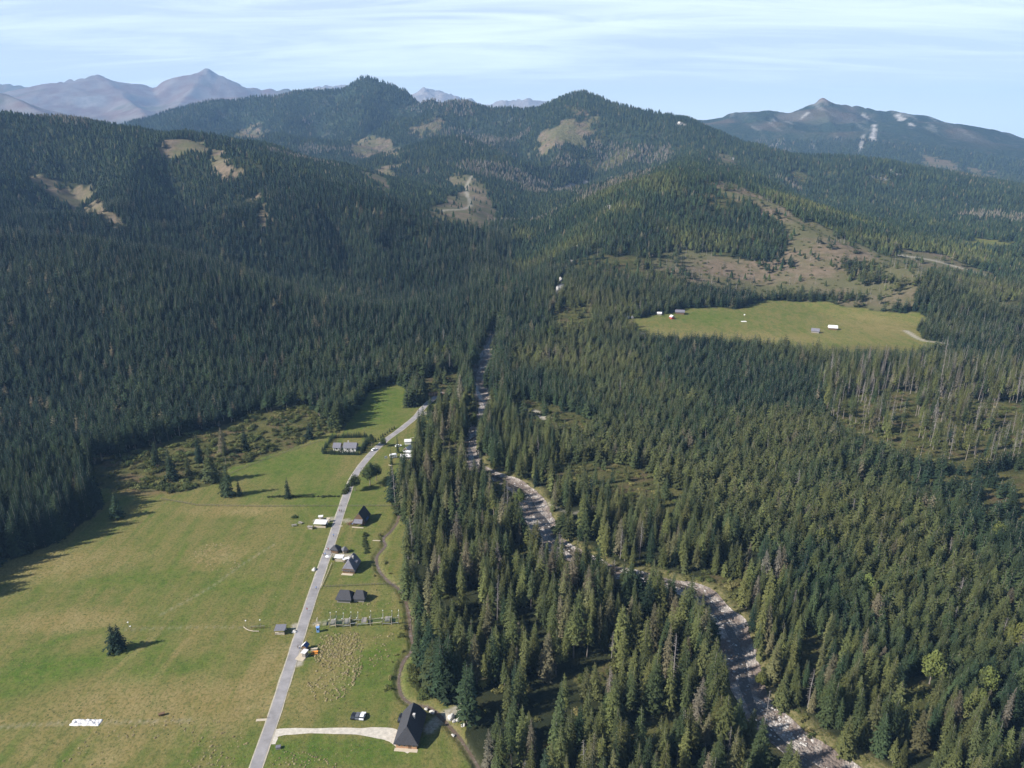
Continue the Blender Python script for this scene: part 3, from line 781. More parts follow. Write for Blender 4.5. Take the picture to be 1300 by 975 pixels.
def leaf_crown(seed, n, lobes, size):
    """leaves in clumps through several ellipsoids: (cx,cy,cz,rx,rz)"""
    rr = random.Random(seed); V = []; F = []
    for i in range(n):
        c = rr.choice(lobes)
        while True:
            p = Vector((rr.uniform(-1,1), rr.uniform(-1,1), rr.uniform(-1,1)))
            if .25 < p.length < 1: break
        p = p*(.6+.4*(p.length**.3))
        x, y, z = c[0]+p.x*c[3], c[1]+p.y*c[3], c[2]+p.z*c[4]
        s = size*rr.uniform(.6,1.4)
        nrm = (p.normalized() + Vector((rr.uniform(-.7,.7), rr.uniform(-.7,.7), rr.uniform(-.2,.9)))).normalized()
        u = nrm.orthogonal().normalized(); v = nrm.cross(u); th = rr.uniform(0, 6.28)
        u, v = u*math.cos(th)+v*math.sin(th), v*math.cos(th)-u*math.sin(th)
        o = len(V); q = Vector((x,y,z))
        V += [tuple(q-u*s), tuple(q+v*s*.7), tuple(q+u*s), tuple(q-v*s*.6)]; F.append((o,o+1,o+2,o+3))
    return V, F
def limbs(seed, lobes, r=.02, fork=.25):
    rr = random.Random(seed); mb = MB()
    mb.tube((0,0,0),(0,0,fork), r*1.3, r*.9, 7); mb.tube((0,0,fork),(0.01,0,.8), r*.9, r*.2, 6)
    for c in lobes: mb.tube((0,0,fork+rr.uniform(0,.15)), (c[0]*.9,c[1]*.9,c[2]), r*.55, r*.12, 5)
    return mb.V, mb.F
def joined(name, a, b, ma, mb_):
    """trunk + crown as one mesh with two materials, never linked on its own: the stuff object's instances use its shape"""
    V = list(a[0]) + list(b[0]); o = len(a[0]); F = list(a[1]) + [tuple(i+o for i in f) for f in b[1]]
    me = bpy.data.meshes.new(name); me.from_pydata(V, [], F); me.materials.append(ma); me.materials.append(mb_)
    idx = np.zeros(len(F), np.int32); idx[len(a[1]):] = 1
    me.polygons.foreach_set('material_index', idx); me.update()
    return bpy.data.objects.new(name, me)

# near variants: (trunk, crown)
SPR = []
for i, (lev, per, rad, base, rg) in enumerate([(27,10,.150,.06,.30),(25,9,.125,.12,.35),(28,10,.165,.04,.28),(22,8,.115,.34,.42),(20,8,.105,.45,.45),(26,9,.140,.20,.36)]):
    SPR.append((trunk_mesh(1, .0105, 40+i), spruce_crown(50+i, lev, per, rad, base, 3, rg), base))
DOUBLE = spruce_crown(77, 26, 11, .24, .02, 3, .25)
DEAD = [(trunk_mesh(1, .011, 80+i), dead_branches(90+i, 60, .085, b), b) for i, b in enumerate((.2,.4,.3))]
LOB = [[(0,0,.62,.30,.30),(.2,.08,.55,.22,.24),(-.19,.1,.52,.22,.24),(.04,-.2,.56,.22,.24),(0,.05,.82,.17,.17)],
       [(0,0,.58,.26,.33),(.16,-.1,.5,.2,.24),(-.15,-.07,.55,.2,.26),(.02,.17,.52,.2,.24)]]
BRO = [(limbs(60+i, L), leaf_crown(62+i, 1500, L, .034)) for i, L in enumerate(LOB)]
BUSHL = [[(0,0,.45,.5,.45),(.4,.2,.35,.35,.33),(-.38,.1,.36,.36,.35),(.05,-.4,.33,.36,.32)],[(0,0,.5,.42,.5),(.3,-.25,.38,.34,.36),(-.25,.3,.36,.34,.34)]]
PROTO = []   # index -> object used as instance shape
for i in range(6): PROTO.append(joined('spruce_shape', SPR[i][0], SPR[i][1], MAT['bark'], MAT['needles']))                      # 0-5
for i, (lev, per, rad, base) in enumerate([(14,7,.165,.06),(13,7,.135,.12),(11,7,.125,.32),(14,7,.18,.05)]):
    PROTO.append(joined('spruce_mid_shape', trunk_mesh(1,.012,i,4), spruce_crown(150+i, lev, per, rad, base, 1, .32), MAT['bark'], MAT['needles']))   # 6-9
for i in range(3): PROTO.append(joined('spruce_far_shape', trunk_mesh(1,.012,i,3), far_crown(160+i, (.19,.165,.15)[i], 4, 5), MAT['bark'], MAT['needles']))  # 10-12
for i in range(2): PROTO.append(joined('snag_shape', DEAD[i][0], dead_branches(95+i, 26, .10, .2, False), MAT['deadwood'], MAT['deadwood']))         # 13-14
BPROTO = [joined('bush_shape', limbs(70+i, BUSHL[i], .02, .1), leaf_crown(72+i, 170, BUSHL[i], .10), MAT['bark'], MAT['bush']) for i in range(2)]

def nodes_scatter(name, pts, protos):
    """one mesh of points; geometry nodes set a proto shape on each ('var' picks it)"""
    n = len(pts['x'])
    me = bpy.data.meshes.new(name); me.vertices.add(n)
    me.vertices.foreach_set('co', np.stack([pts['x'], pts['y'], pts['z']], -1).astype(np.float32).ravel())
    a = me.attributes.new('rot', 'FLOAT_VECTOR', 'POINT'); a.data.foreach_set('vector', pts['rot'].astype(np.float32).ravel())
    a = me.attributes.new('siz', 'FLOAT_VECTOR', 'POINT'); a.data.foreach_set('vector', pts['siz'].astype(np.float32).ravel())
    a = me.attributes.new('var', 'INT', 'POINT'); a.data.foreach_set('value', pts['var'].astype(np.int32))
    a = me.attributes.new('tint', 'FLOAT', 'POINT'); a.data.foreach_set('value', pts['tint'].astype(np.float32))
    me.update()
    o = bpy.data.objects.new(name, me); link(o)
    gt = bpy.data.node_groups.new(name, 'GeometryNodeTree')
    gt.interface.new_socket('Geometry', in_out='INPUT', socket_type='NodeSocketGeometry')
    gt.interface.new_socket('Geometry', in_out='OUTPUT', socket_type='NodeSocketGeometry')
    gi = gt.nodes.new('NodeGroupInput'); go = gt.nodes.new('NodeGroupOutput')
    def attr(nm, ty):
        q = gt.nodes.new('GeometryNodeInputNamedAttribute'); q.data_type = ty; q.inputs['Name'].default_value = nm; return q.outputs['Attribute']
    rot, siz, var = attr('rot', 'FLOAT_VECTOR'), attr('siz', 'FLOAT_VECTOR'), attr('var', 'INT')
    jn = gt.nodes.new('GeometryNodeJoinGeometry')
    e2r = gt.nodes.new('FunctionNodeEulerToRotation'); gt.links.new(rot, e2r.inputs[0])
    used = set(int(v) for v in np.unique(pts['var']))
    for k, pr in enumerate(protos):
        if k not in used: continue
        oi = gt.nodes.new('GeometryNodeObjectInfo'); oi.inputs['Object'].default_value = pr
        cm = gt.nodes.new('FunctionNodeCompare'); cm.data_type = 'INT'; cm.operation = 'EQUAL'
        gt.links.new(var, cm.inputs[2]); cm.inputs[3].default_value = k
        ip = gt.nodes.new('GeometryNodeInstanceOnPoints')
        gt.links.new(gi.outputs[0], ip.inputs['Points']); gt.links.new(cm.outputs[0], ip.inputs['Selection'])
        gt.links.new(oi.outputs['Geometry'], ip.inputs['Instance']); gt.links.new(e2r.outputs[0], ip.inputs['Rotation']); gt.links.new(siz, ip.inputs['Scale'])
        gt.links.new(ip.outputs[0], jn.inputs[0])
    gt.links.new(jn.outputs[0], go.inputs[0])
    md = o.modifiers.new('scatter', 'NODES'); md.node_group = gt
    return o

# ------------------------------------------------------------------ where the trees stand
CUM = np.maximum.accumulate((GZ - CAM_H)/gr[:,None], axis=0)
CUMP = np.vstack([np.full((1, NA), -9.), CUM[:-1]])
DRV_d = lambda x, y: np.minimum(dist_line(x, y, ROAD, 12)[0], dist_line(x, y, DRIVE, 12)[0])
bands = [(140,620,4.1),(620,1000,4.8),(1000,1500,5.8),(1500,2300,7.2),(2300,3200,9.0),(3200,4300,11.5),(4300,5300,15.)]
RIVER_VIS = np.vstack([RIVER[(RIVER[:,1] < G(622,443)[1]) & (RIVER[:,1] > G(611,502)[1])], RIVER[(RIVER[:,1] < G(604,552)[1]) & (RIVER[:,1] > G(606,596)[1])], RIVER[(RIVER[:,1] < G(664,616)[1]) & (RIVER[:,1] > G(742,706)[1])], RIVER[RIVER[:,1] < G(872,748)[1]]])
T = {k: [] for k in ('edge','x','y','z','h','w','tint','kind','zone')}
YARD = np.array([G(a, b)[:2] for a, b in [(484,604),(496,566),(516,562),(528,568),(526,592),(510,606)]])
def zone_mix(X, Y):
    d, w = dist_line(X, Y, RIVER, 30)
    return d, w
FRONTWOOD = wpoly([(500,655),(520,600),(530,560),(560,520),(600,500),(612,560),(620,600),(665,640),(690,690),(760,740),(850,770),(900,800),(920,860),(940,910),(1000,960),(1080,1040),(560,1040),(600,900),(520,820),(512,740)], 2)
NEARBANK = wpoly([(612,500),(640,520),(700,560),(760,600),(880,660),(960,700),(1010,760),(1040,800),(1110,860),(1200,900),(1300,930),(1350,1010),(1060,1040),(960,900),(930,800),(880,745),(740,700),(690,640),(640,600)], 2)
SPARSEP = wpoly(SPARSE, 2)
TALLEDGE = wpoly([(1040,480),(1160,465),(1330,470),(1330,515),(1200,506),(1110,494),(1040,512)], 2)
ISLANDS = [wpoly(p, 2) for p in [[(885,300),(905,258),(950,268),(990,296),(1000,312),(985,330),(930,326),(880,318)],
                                 [(860,383),(850,360),(900,368),(960,377),(955,386),(900,390)],[(985,374),(1100,378),(1095,384),(1000,382)],[(1060,330),(1110,340),(1140,360),(1080,358)]]]
GREYZ = [wpoly(p, 2) for p in [[(700,185),(760,180),(850,185),(860,200),(780,215),(700,215)],[(560,165),(600,165),(640,180),(600,190)],[(1180,400),(1300,395),(1300,470),(1190,470)]]]
for r0, r1, s in bands:
    am = R(50) if r1 <= 1000 else R(40.5)
    ext = r1*math.sin(am)
    nx, ny = int(2*ext/s), int(r1/s)
    ii, jj = np.meshgrid(np.arange(nx), np.arange(ny))
    x = -ext + (ii.ravel() + .5*(jj.ravel() % 2) + rng.uniform(-.46,.46,ii.size))*s
    y = (jj.ravel() + rng.uniform(-.46,.46,ii.size))*s
    r = np.hypot(x, y); a = np.abs(np.arctan2(x, y))
    amx = np.where(x < 0, am, am-R(1.5))
    m = (r >= r0) & (r < r1) & (a < amx)
    x, y, r = x[m], y[m], r[m]
    z = sample(GZ, x, y)
    # what lies well behind a crest cannot show
    vis = (z + 45 - CAM_H)/r > sample(CUMP, x, y) - .012
    x, y, r, z = x[vis], y[vis], r[vis], z[vis]
    n = len(x)
    mead = sample(A_open, x, y); clr = sample(A_clear, x, y); shr = sample(A_shrub, x, y); gl = sample(A_glade, x, y)
    riv = sample(A_river, x, y); bank = sample(A_bank, x, y); brk = sample(A_brook, x, y); alp = sample(A_alp, x, y); rck = sample(A_rock, x, y); bare = sample(A_bare, x, y)
    isl = np.zeros(n, bool)
    for p in ISLANDS: isl |= inpoly(x, y, p)
    sp = inpoly(x, y, SPARSEP); te = inpoly(x, y, TALLEDGE); fw = inpoly(x, y, FRONTWOOD); nb = inpoly(x, y, NEARBANK) & ~fw
    grey = np.zeros(n, bool)
    for p in GREYZ: grey |= inpoly(x, y, p)
    left = (x < -.06*y) & ~fw & (r < 2300)
    right = (x > 0) & ~fw & ~nb & (r < 1500)
    U = rng.uniform(0, 1, n)
    prob = np.where(right, .90, np.full(n, .86)); prob = np.where(left & (r < 1000), .88, prob); prob = np.where(sample(A_gap, x, y) > .5, np.where(r < 1500, .22, .3), prob)
    clump = fbm(x, y, 28, 3, 101)
    prob = np.where(fw, np.clip(.58 + .9*clump, .16, .9), prob)
    prob = np.where(nb, np.clip(.60 + .9*clump, .16, .9), prob)
    prob = np.where(sp, np.clip(.24 + .6*clump, .03, .6), prob); prob = np.where(te, .75, prob)
    prob = np.where(gl > .5, .10, prob); prob = np.where(shr > .5, .012, prob)
    prob = np.where((clr > .5) & ~isl, np.clip(.07 + .7*fbm(x, y, 45, 3, 109), .02, .6), prob)
    gap = fbm(x, y, 160, 3, 103)
    prob = np.where((r > 900) & (gap > .42), prob*.45, prob)
    prob = np.where(bank > .5, prob*np.where(r < 420, .30, .85), prob)
    keep = (U < prob) & ((mead < .35) | isl) & (riv < .2) & (brk < .3) & (alp < .25) & (rck < .5) & ((bare < .5) | (r > 1200))
    near = r < 700
    if near.any():
        dd = np.full(n, 99.); dd[near] = DRV_d(x[near], y[near]); keep &= dd > 5.5
        keep &= ~inpoly(x, y, YARD)
    if r1 > 4000: keep &= ~((x > 1000) & (rng.uniform(0, 1, n) < .35))
    # stand character
    hn = fbm(x, y, 70, 3, 105)
    h = 17 + 2.5*rng.normal(0, 1, n) + 3*hn
    tint = .22 + .10*rng.normal(0, 1, n) + .10*hn
    w = np.full(n, 1.12)
    tall = rng.uniform(0, 1, n)
    hf = 12 + 14*tall**.9
    w = np.where(fw | nb, .98, w); h = np.where(fw, hf, h); tint = np.where(fw, .54 + .17*rng.normal(0, 1, n), tint)
    h = np.where(nb, 10 + 12*tall, h); tint = np.where(nb, .52 + .18*rng.normal(0, 1, n), tint)
    h = np.where(right, 12.4 + 1.6*rng.normal(0, 1, n) + 2*hn, h); tint = np.where(right, .33 + .10*rng.normal(0, 1, n) + .5*np.clip(fbm(x, y, 90, 3, 107), -.35, 1), tint); w = np.where(right, 1.55, w)
    w = np.where(left, 1.5, w); h = np.where(left, 13.8 + 2.0*rng.normal(0, 1, n) + 2.5*hn, h); tint = np.where(left, .09 + .09*rng.normal(0, 1, n) + .16*np.clip(hn, -.3, 1) + .25*((x > -190) & (r < 640))*rng.uniform(0, 1, n), tint)  # low left tint: hillside shade is put into these trees' colour
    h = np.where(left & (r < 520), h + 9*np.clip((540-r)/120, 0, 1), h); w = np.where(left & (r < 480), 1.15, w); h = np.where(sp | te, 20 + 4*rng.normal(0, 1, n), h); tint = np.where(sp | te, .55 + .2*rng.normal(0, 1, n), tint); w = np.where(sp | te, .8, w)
    h = np.where(gl > .5, 7 + 9*tall, h); h = np.where((clr > .5) & ~isl, 8 + 9*tall, h)
    farS = np.clip((r-1500)/2500, 0, 1)
    sc = np.maximum(1, s/7.2)**.35
    h = h*sc*np.where(r > 1500, .80, 1); w = w*np.where(r > 1500, 1.35*sc**.3, 1)
    tint = np.where(r > 1500, .20 + .13*rng.normal(0, 1, n) + .16*hn, tint)
    kind = np.zeros(n, int)                      # 0 green, 1 dead
    dp = .010 + .025*fw + .02*nb + .35*sp + .22*te + .06*grey*(r < 1500) + .35*((clr > .5) & ~isl)
    greyp = (r > 1500) & ((grey & (fbm(x, y, 130, 3, 131) > -.12)) | (fbm(x, y, 260, 3, 133) > .36))
    tint = np.where(greyp & (rng.uniform(0,1,n) < .6), .93 + .05*rng.normal(0,1,n), tint)
    tint = np.where((rng.uniform(0,1,n) < .02) & ~greyp, .86, tint)
    kind = np.where(rng.uniform(0, 1, n) < dp, 1, 0)
    kind = np.where((r > 1500), 0, kind)
    zone = np.select([fw, nb, sp | te, right & (gl < .5), left], [1, 2, 3, 4, 5], 0)
    # the river is cleared of tall trees where it runs open
    hit = np.zeros(n, bool)
    if r0 < 700:
        for f in (.3, .55, .8):
            q = CAM_H/np.maximum(CAM_H - f*h, 40)
            dq, wq = dist_line(x*q, y*q, RIVER_VIS, 12)
            hit |= dq < np.maximum(wq, 3)*.75
    prob_far = np.where(r > 1300, .4, 1.0); keep &= ~((clr > .5) & ~isl & (rng.uniform(0, 1, n) > prob_far))
    keep &= ~(hit & (rng.uniform(0, 1, n) < .8))
    edge = (sample(A_shrub, x+6, y-14) > .4) | (sample(A_clear, x+4, y-18) > .4) | (sample(A_shrub, x, y-8) > .4)
    zone_e = edge & (shr < .5) & (r < 1300)
    for k, v in (('edge',zone_e),('x',x),('y',y),('z',z),('h',h),('w',w),('tint',tint),('kind',kind),('zone',zone)): T[k].append(v[keep])
T = {k: np.concatenate(v) for k, v in T.items()}
T['h'] = np.maximum(T['h'], 5)
T['tint'] = np.clip(T['tint'], 0, 1)
# keep the crowns from hiding the lone features in the meadow: none stand there
pxx, pyy, dep = project(T['x'], T['y'], T['z'])
tpx, tpy, _ = project(T['x'], T['y'], T['z'] + T['h'])
T['px'], T['py'], T['ph'] = pxx, pyy, np.abs(pyy - tpy)
N = len(T['x'])
inframe = (pxx > -5) & (pxx < 1305) & (tpy < 968) & (pyy > 0)
print('TREES', N, 'dead', int((T['kind'] == 1).sum()))
ok = rng.uniform(0, 1, N)
# the 300 green spruces and the dead trees that show largest are individuals
vis_h = np.minimum(T['ph'], np.maximum(972 - tpy, 0))
order = np.argsort(-np.where(inframe & (T['kind'] == 0) & (vis_h > 12), vis_h, 0))[:288]
dorder = np.argsort(-np.where(inframe & (T['kind'] == 1), vis_h, 0))[:200]
single = np.zeros(N, bool); single[order] = True; single[dorder] = True
ph = T['ph']
rr_ = rng.integers(0, 1000, N)
bare_lo = (T['zone'] == 3) | (T['edge'] & (rr_ % 4 != 0)) | ((T['zone'] == 1) & (T['h'] > 21) & (rr_ % 3 == 0))
var = np.where(ph > 30, np.where(bare_lo, 3 + rr_ % 3, np.array([0,1,2,0,2,5])[rr_ % 6]),
      np.where(ph > 11, np.where(bare_lo, 8, np.array([6,7,9])[rr_ % 3]), 10 + rr_ % 3))
var = np.where((T['zone'] == 4) & (ph > 30), np.array([0,2,2,1])[rr_ % 4], var)
var = np.where(T['kind'] == 1, 13 + rr_ % 2, var)
T['var'] = var
rotz = rng.uniform(0, 6.28, N); tilt = rng.normal(0, .025, (N, 2))
T['rot'] = np.stack([tilt[:,0], tilt[:,1], rotz], -1)
wid = T['h']*T['w']*rng.uniform(.76, 1.25, N)
T['siz'] = np.stack([wid, wid, T['h']], -1)
rest = ~single
T['z'] = T['z'] - .15
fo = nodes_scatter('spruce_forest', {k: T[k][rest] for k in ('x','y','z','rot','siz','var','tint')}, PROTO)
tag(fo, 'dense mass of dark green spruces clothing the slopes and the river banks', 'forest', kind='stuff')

SPME = [(mesh_obj('trunk', *s[0], MAT['bark']), mesh_obj('crown', *s[1], MAT['needles'])) for s in SPR]
DDME = [(mesh_obj('trunk', *s[0], MAT['deadwood']), mesh_obj('branches', *s[1], MAT['deadwood'])) for s in DEAD]
def use(o):  # the first use of a built part takes the object itself
    me = o.data
    return me
SPD = [(a.data, b.data) for a, b in SPME]; DDD = [(a.data, b.data) for a, b in DDME]
for a, b in SPME + DDME:
    bpy.data.objects.remove(a); bpy.data.objects.remove(b)
def tree(name, parts, loc, size, rot, tint, label, cat, group):
    e = bpy.data.objects.new(name, None); e.empty_display_size = .5; link(e)
    e.location = loc; e.scale = size; e.rotation_euler = rot
    tag(e, label, cat, group)
    for nm, me in parts:
        o = bpy.data.objects.new(nm, me); link(o); o.parent = e; o['tint'] = float(tint)
    return e
def zone_text(i):
    z = T['zone'][i]; x, y = T['x'][i], T['y'][i]; py = T['py'][i]; px = T['px'][i]
    if z == 1:
        if px < 700 and py > 830: w = 'wood beside the big cottage'
        elif py > 850: w = 'near wood inside the river bend'
        elif py > 740: w = 'wood inside the river bend'
        else: w = 'wood behind the obstacle course'
    elif z == 2: w = 'wood on the far river bank'
    elif z == 4: w = 'plantation right of the river'
    elif z == 3: w = 'thinned stand beyond the plantation'
    elif z == 5: w = 'shaded forest beside the meadow'
    else: w = 'mixed wood by the river'
    return w
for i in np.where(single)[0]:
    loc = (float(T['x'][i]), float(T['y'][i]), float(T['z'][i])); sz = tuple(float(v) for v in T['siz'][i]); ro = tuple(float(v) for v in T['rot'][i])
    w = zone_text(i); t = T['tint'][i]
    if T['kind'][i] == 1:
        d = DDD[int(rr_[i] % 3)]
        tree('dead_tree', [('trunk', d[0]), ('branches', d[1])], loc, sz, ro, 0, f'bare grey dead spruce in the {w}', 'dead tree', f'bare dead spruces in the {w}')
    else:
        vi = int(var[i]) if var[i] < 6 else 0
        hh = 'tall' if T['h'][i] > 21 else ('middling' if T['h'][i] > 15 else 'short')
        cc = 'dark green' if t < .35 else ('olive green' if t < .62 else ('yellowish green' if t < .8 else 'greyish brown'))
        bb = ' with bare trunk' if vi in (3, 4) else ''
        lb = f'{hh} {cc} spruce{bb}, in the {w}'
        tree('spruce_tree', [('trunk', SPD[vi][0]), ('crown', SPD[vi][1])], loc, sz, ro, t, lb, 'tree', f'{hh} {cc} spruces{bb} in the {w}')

# ------------------------------------------------------------------ bushes and straw tussocks
def scatter_in(polys, spacing, prob, hr, tint, nv, wr=(1.2, 2.0), avoid=True, clumpy=0.0):
    out = {k: [] for k in ('x','y','h','w','tint','var')}
    for p in polys:
        lo, hi = p.min(0), p.max(0)
        nx, ny = int((hi[0]-lo[0])/spacing)+1, int((hi[1]-lo[1])/spacing)+1
        ii, jj = np.meshgrid(np.arange(nx), np.arange(ny))
        x = lo[0] + (ii.ravel()+rng.uniform(0,1,ii.size))*spacing; y = lo[1] + (jj.ravel()+rng.uniform(0,1,ii.size))*spacing
        pr = prob + clumpy*fbm(x, y, 14, 3, 121)
        m = inpoly(x, y, p) & (rng.uniform(0,1,len(x)) < pr)
        if avoid: m &= (sample(A_river, x, y) < .1) & (sample(A_brook, x, y) < .2) & (DRV_d(x, y) > 4)
        x, y = x[m], y[m]; n = len(x)
        out['x'].append(x); out['y'].append(y); out['h'].append(rng.uniform(hr[0], hr[1], n)); out['w'].append(rng.uniform(wr[0], wr[1], n))
        out['tint'].append(np.clip(tint + .25*rng.normal(0,1,n), 0, 1)); out['var'].append(rng.integers(0, nv, n))
    o = {k: np.concatenate(v) for k, v in out.items()}; n = len(o['x'])
    o['z'] = sample(GZ, o['x'], o['y']) - .05
    ww = o['h']*o['w']; o['siz'] = np.stack([ww, ww, o['h']], -1)
    o['rot'] = np.stack([np.zeros(n), np.zeros(n), rng.uniform(0, 6.28, n)], -1)
    return o
def cat(*ds): return {k: np.concatenate([d[k] for d in ds]) for k in ds[0]}
bankpoly = []
for L, wd in ((RIVER, 8), (BROOK, 3.2)):
    T_ = np.gradient(L[:, :2], axis=0); T_ /= np.linalg.norm(T_, axis=1)[:,None]; N_ = np.stack([T_[:,1], -T_[:,0]], -1)
    w_ = L[:,2:3]
    for sgn in (1, -1):
        a = L[:, :2] + N_*sgn*(w_+1.2); b = L[:, :2] + N_*sgn*(w_+wd)
        for k in range(0, len(L)-8, 8): bankpoly.append(np.vstack([a[k:k+9], b[k:k+9][::-1]]))
shr = wpoly(SHRUBLAND, 2)
bs = cat(scatter_in([shr], 3.0, .42, (1.0, 3.4), .45, 2, clumpy=.9),
         scatter_in([wpoly(g, 2) for g in GLADES] + [SPARSEP], 4.0, .45, (.7, 2.6), .55, 2, clumpy=.7),
         scatter_in([FRONTWOOD], 4.6, .28, (.6, 2.2), .5, 2, clumpy=.8), scatter_in([NEARBANK], 5.0, .25, (.6, 2.2), .5, 2, clumpy=.8),
         scatter_in(bankpoly[:len(bankpoly)], 2.6, .33, (.4, 1.6), .6, 2, clumpy=.6),
         scatter_in([wpoly(CLEAR[0], 2)], 9, .35, (1.0, 3.2), .45, 2, clumpy=.6))
m = (sample(A_meadow, bs['x'], bs['y']) < .3) | (dist_line(bs['x'], bs['y'], BROOK, 12)[0] < 5)
m &= sample(A_far, bs['x'], bs['y']) < .3
bs = {k: v[m] for k, v in bs.items()}
print('BUSHES', len(bs['x']))
bo = nodes_scatter('undergrowth', bs, BPROTO)
tag(bo, 'low yellow green scrub and undergrowth of the clearings and banks', 'undergrowth', kind='stuff')
def tuft(seed):
    rr = random.Random(seed); V = [(0,0,1)]; F = []
    n = 9
    for k in range(n): a = 2*math.pi*k/n; q = rr.uniform(.45,.7); V.append((q*math.cos(a), q*math.sin(a), rr.uniform(.55,.85)))
    for k in range(n): a = 2*math.pi*(k+.5)/n; q = rr.uniform(.75,1.2); V.append((q*math.cos(a), q*math.sin(a), -.05))
    for k in range(n):
        j = (k+1) % n; F += [(0,1+k,1+j),(1+k,1+n+k,1+j)]
        if rr.random() < .6: F.append((1+k,1+n+(k-1)%n,1+n+k))
    for i in range(10):
        a = rr.uniform(0, 6.28); c, s_ = math.cos(a), math.sin(a); o = len(V); V += [(.2*c-.1*s_,.2*s_+.1*c,.5),(.2*c+.1*s_,.2*s_-.1*c,.5),(.8*c,.8*s_,rr.uniform(.9,1.4))]; F.append((o,o+1,o+2))
    me = bpy.data.meshes.new('tussock_shape'); me.from_pydata(V, [], F); me.materials.append(MAT['straw']); return bpy.data.objects.new('tussock_shape', me)
TP = [tuft(1), tuft(2)]
def stone(seed):
    rr = random.Random(seed); bm = bmesh.new(); bmesh.ops.create_icosphere(bm, subdivisions=1, radius=1)
    for v in bm.verts: v.co = Vector((v.co.x*rr.uniform(.7,1.2), v.co.y*rr.uniform(.6,1.1), v.co.z*rr.uniform(.5,.8)))
    me = bpy.data.meshes.new('stone_shape'); bm.to_mesh(me); bm.free(); me.materials.append(MAT['stone']); return bpy.data.objects.new('stone_shape', me)
SP_ = [stone(1), stone(2), stone(3)]
bedp = []
T_ = np.gradient(RIVER[:, :2], axis=0); T_ /= np.linalg.norm(T_, axis=1)[:,None]; N_ = np.stack([T_[:,1], -T_[:,0]], -1)
for k in range(0, len(RIVER)-8, 8):
    a = RIVER[k:k+9, :2] - N_[k:k+9]*RIVER[k:k+9, 2:3]; b = RIVER[k:k+9, :2] + N_[k:k+9]*RIVER[k:k+9, 2:3]; bedp.append(np.vstack([a, b[::-1]]))
st = scatter_in(bedp, 1.25, .22, (.14,.5), .5, 3, (.9,1.7), False, .9); st['z'] = st['z'] + .3
so_ = nodes_scatter('river_stones', st, SP_); tag(so_, 'loose pale stones strewn over the river bed', 'stones', kind='stuff')
tz = [wpoly(p, 2) for p in [[(408,806),(450,800),(464,812),(460,850),(440,885),(405,893),(388,878),(398,840)]]]
tz2 = [wpoly(p, 2) for p in [[(345,958),(375,950),(410,962),(440,975),(440,990),(340,990)],[(462,805),(500,805),(500,830),(470,850)]]]
tz3 = [wpoly(p, 2) for p in [[(120,930),(240,905),(330,925),(300,985),(60,985)],[(250,690),(310,690),(305,725),(240,725)],[(420,765),(505,750),(505,772),(430,775)]]]
ts = cat(scatter_in(tz, .85, .62, (.2,.42), .35, 2, (1.0,1.7), True, .9), scatter_in(tz2, 1.1, .22, (.18,.36), .3, 2, (1.0,1.6), True, .9), scatter_in(tz3, 1.5, .18, (.15,.35), .4, 2, (1.0,1.8), True, .8))
gp = wpoly(MEADOW, 2); gp[:,1] = np.maximum(gp[:,1], 150)
gs = scatter_in([gp], 1.3, .34, (.06,.15), .62, 2, (1.8,3.4), True, .7)
gm = (np.hypot(gs['x'], gs['y']) < 560) & (np.abs(np.arctan2(gs['x'], gs['y'])) < R(46)); gs = {k: v[gm] for k, v in gs.items()}
GP = [tuft(3), tuft(4)]
for q in GP: q.data.materials.clear(); q.data.materials.append(MAT['bush'])
go_ = nodes_scatter('meadow_grass', gs, GP)
tag(go_, 'rough grass clumps and weeds all over the valley meadow', 'grass', kind='stuff')
print('GRASS', len(gs['x']));print('TUSSOCKS', len(ts['x']))
to = nodes_scatter('dry_grass_tussocks', ts, TP)
tag(to, 'straw coloured tussocks dotting the meadow beside the road', 'grass', kind='stuff')
# ------------------------------------------------------------------ things standing on the valley floor
def mpp(px, py):
    g = G(px, py); return project(g[0], g[1], g[2])[2] / FPX      # metres per photo pixel there
def roof_mb(Wd, y0, y1, e, r, hf=1.0, hb=1.0, sf=1.5, sb=1.5, th=.22):
    """hipped / half-hipped roof over a ridge along y; hf, hb = share of each gable that is hipped"""
    w = Wd/2; mb = MB()
    def end(y, yr, h):
        m = e + (r-e)*(1-h); q = w*h
        return [(-w,y,e),(-q,y,m),(0,yr,r),(q,y,m),(w,y,e)]
    A = end(y0, y0+sf, hf); B = end(y1, y1-sb, hb)
    V = A + B + [(x, y, z-th) for x, y, z in A] + [(x, y, z-th) for x, y, z in B]
    F = [(0,5,6,7,2,1),(4,3,2,7,8,9),(1,2,3),(6,8,7)]
    if hf < .99: F.append((0,1,3,4))
    else: F[0] = (0,5,6,7,2); F[1] = (4,2,7,8,9); F[2] = (0,2,4)
    if hb < .99: F.append((5,9,8,6))
    else:
        F[0] = tuple(i for i in F[0] if i != 6); F[1] = tuple(i for i in F[1] if i != 8); F[3] = (5,9,7)
    F += [(0,4,14,10),(5,15,19,9),(0,10,15,5),(4,9,19,14),(10,14,19,15)]
    mb.V = V; mb.F = F
    return mb
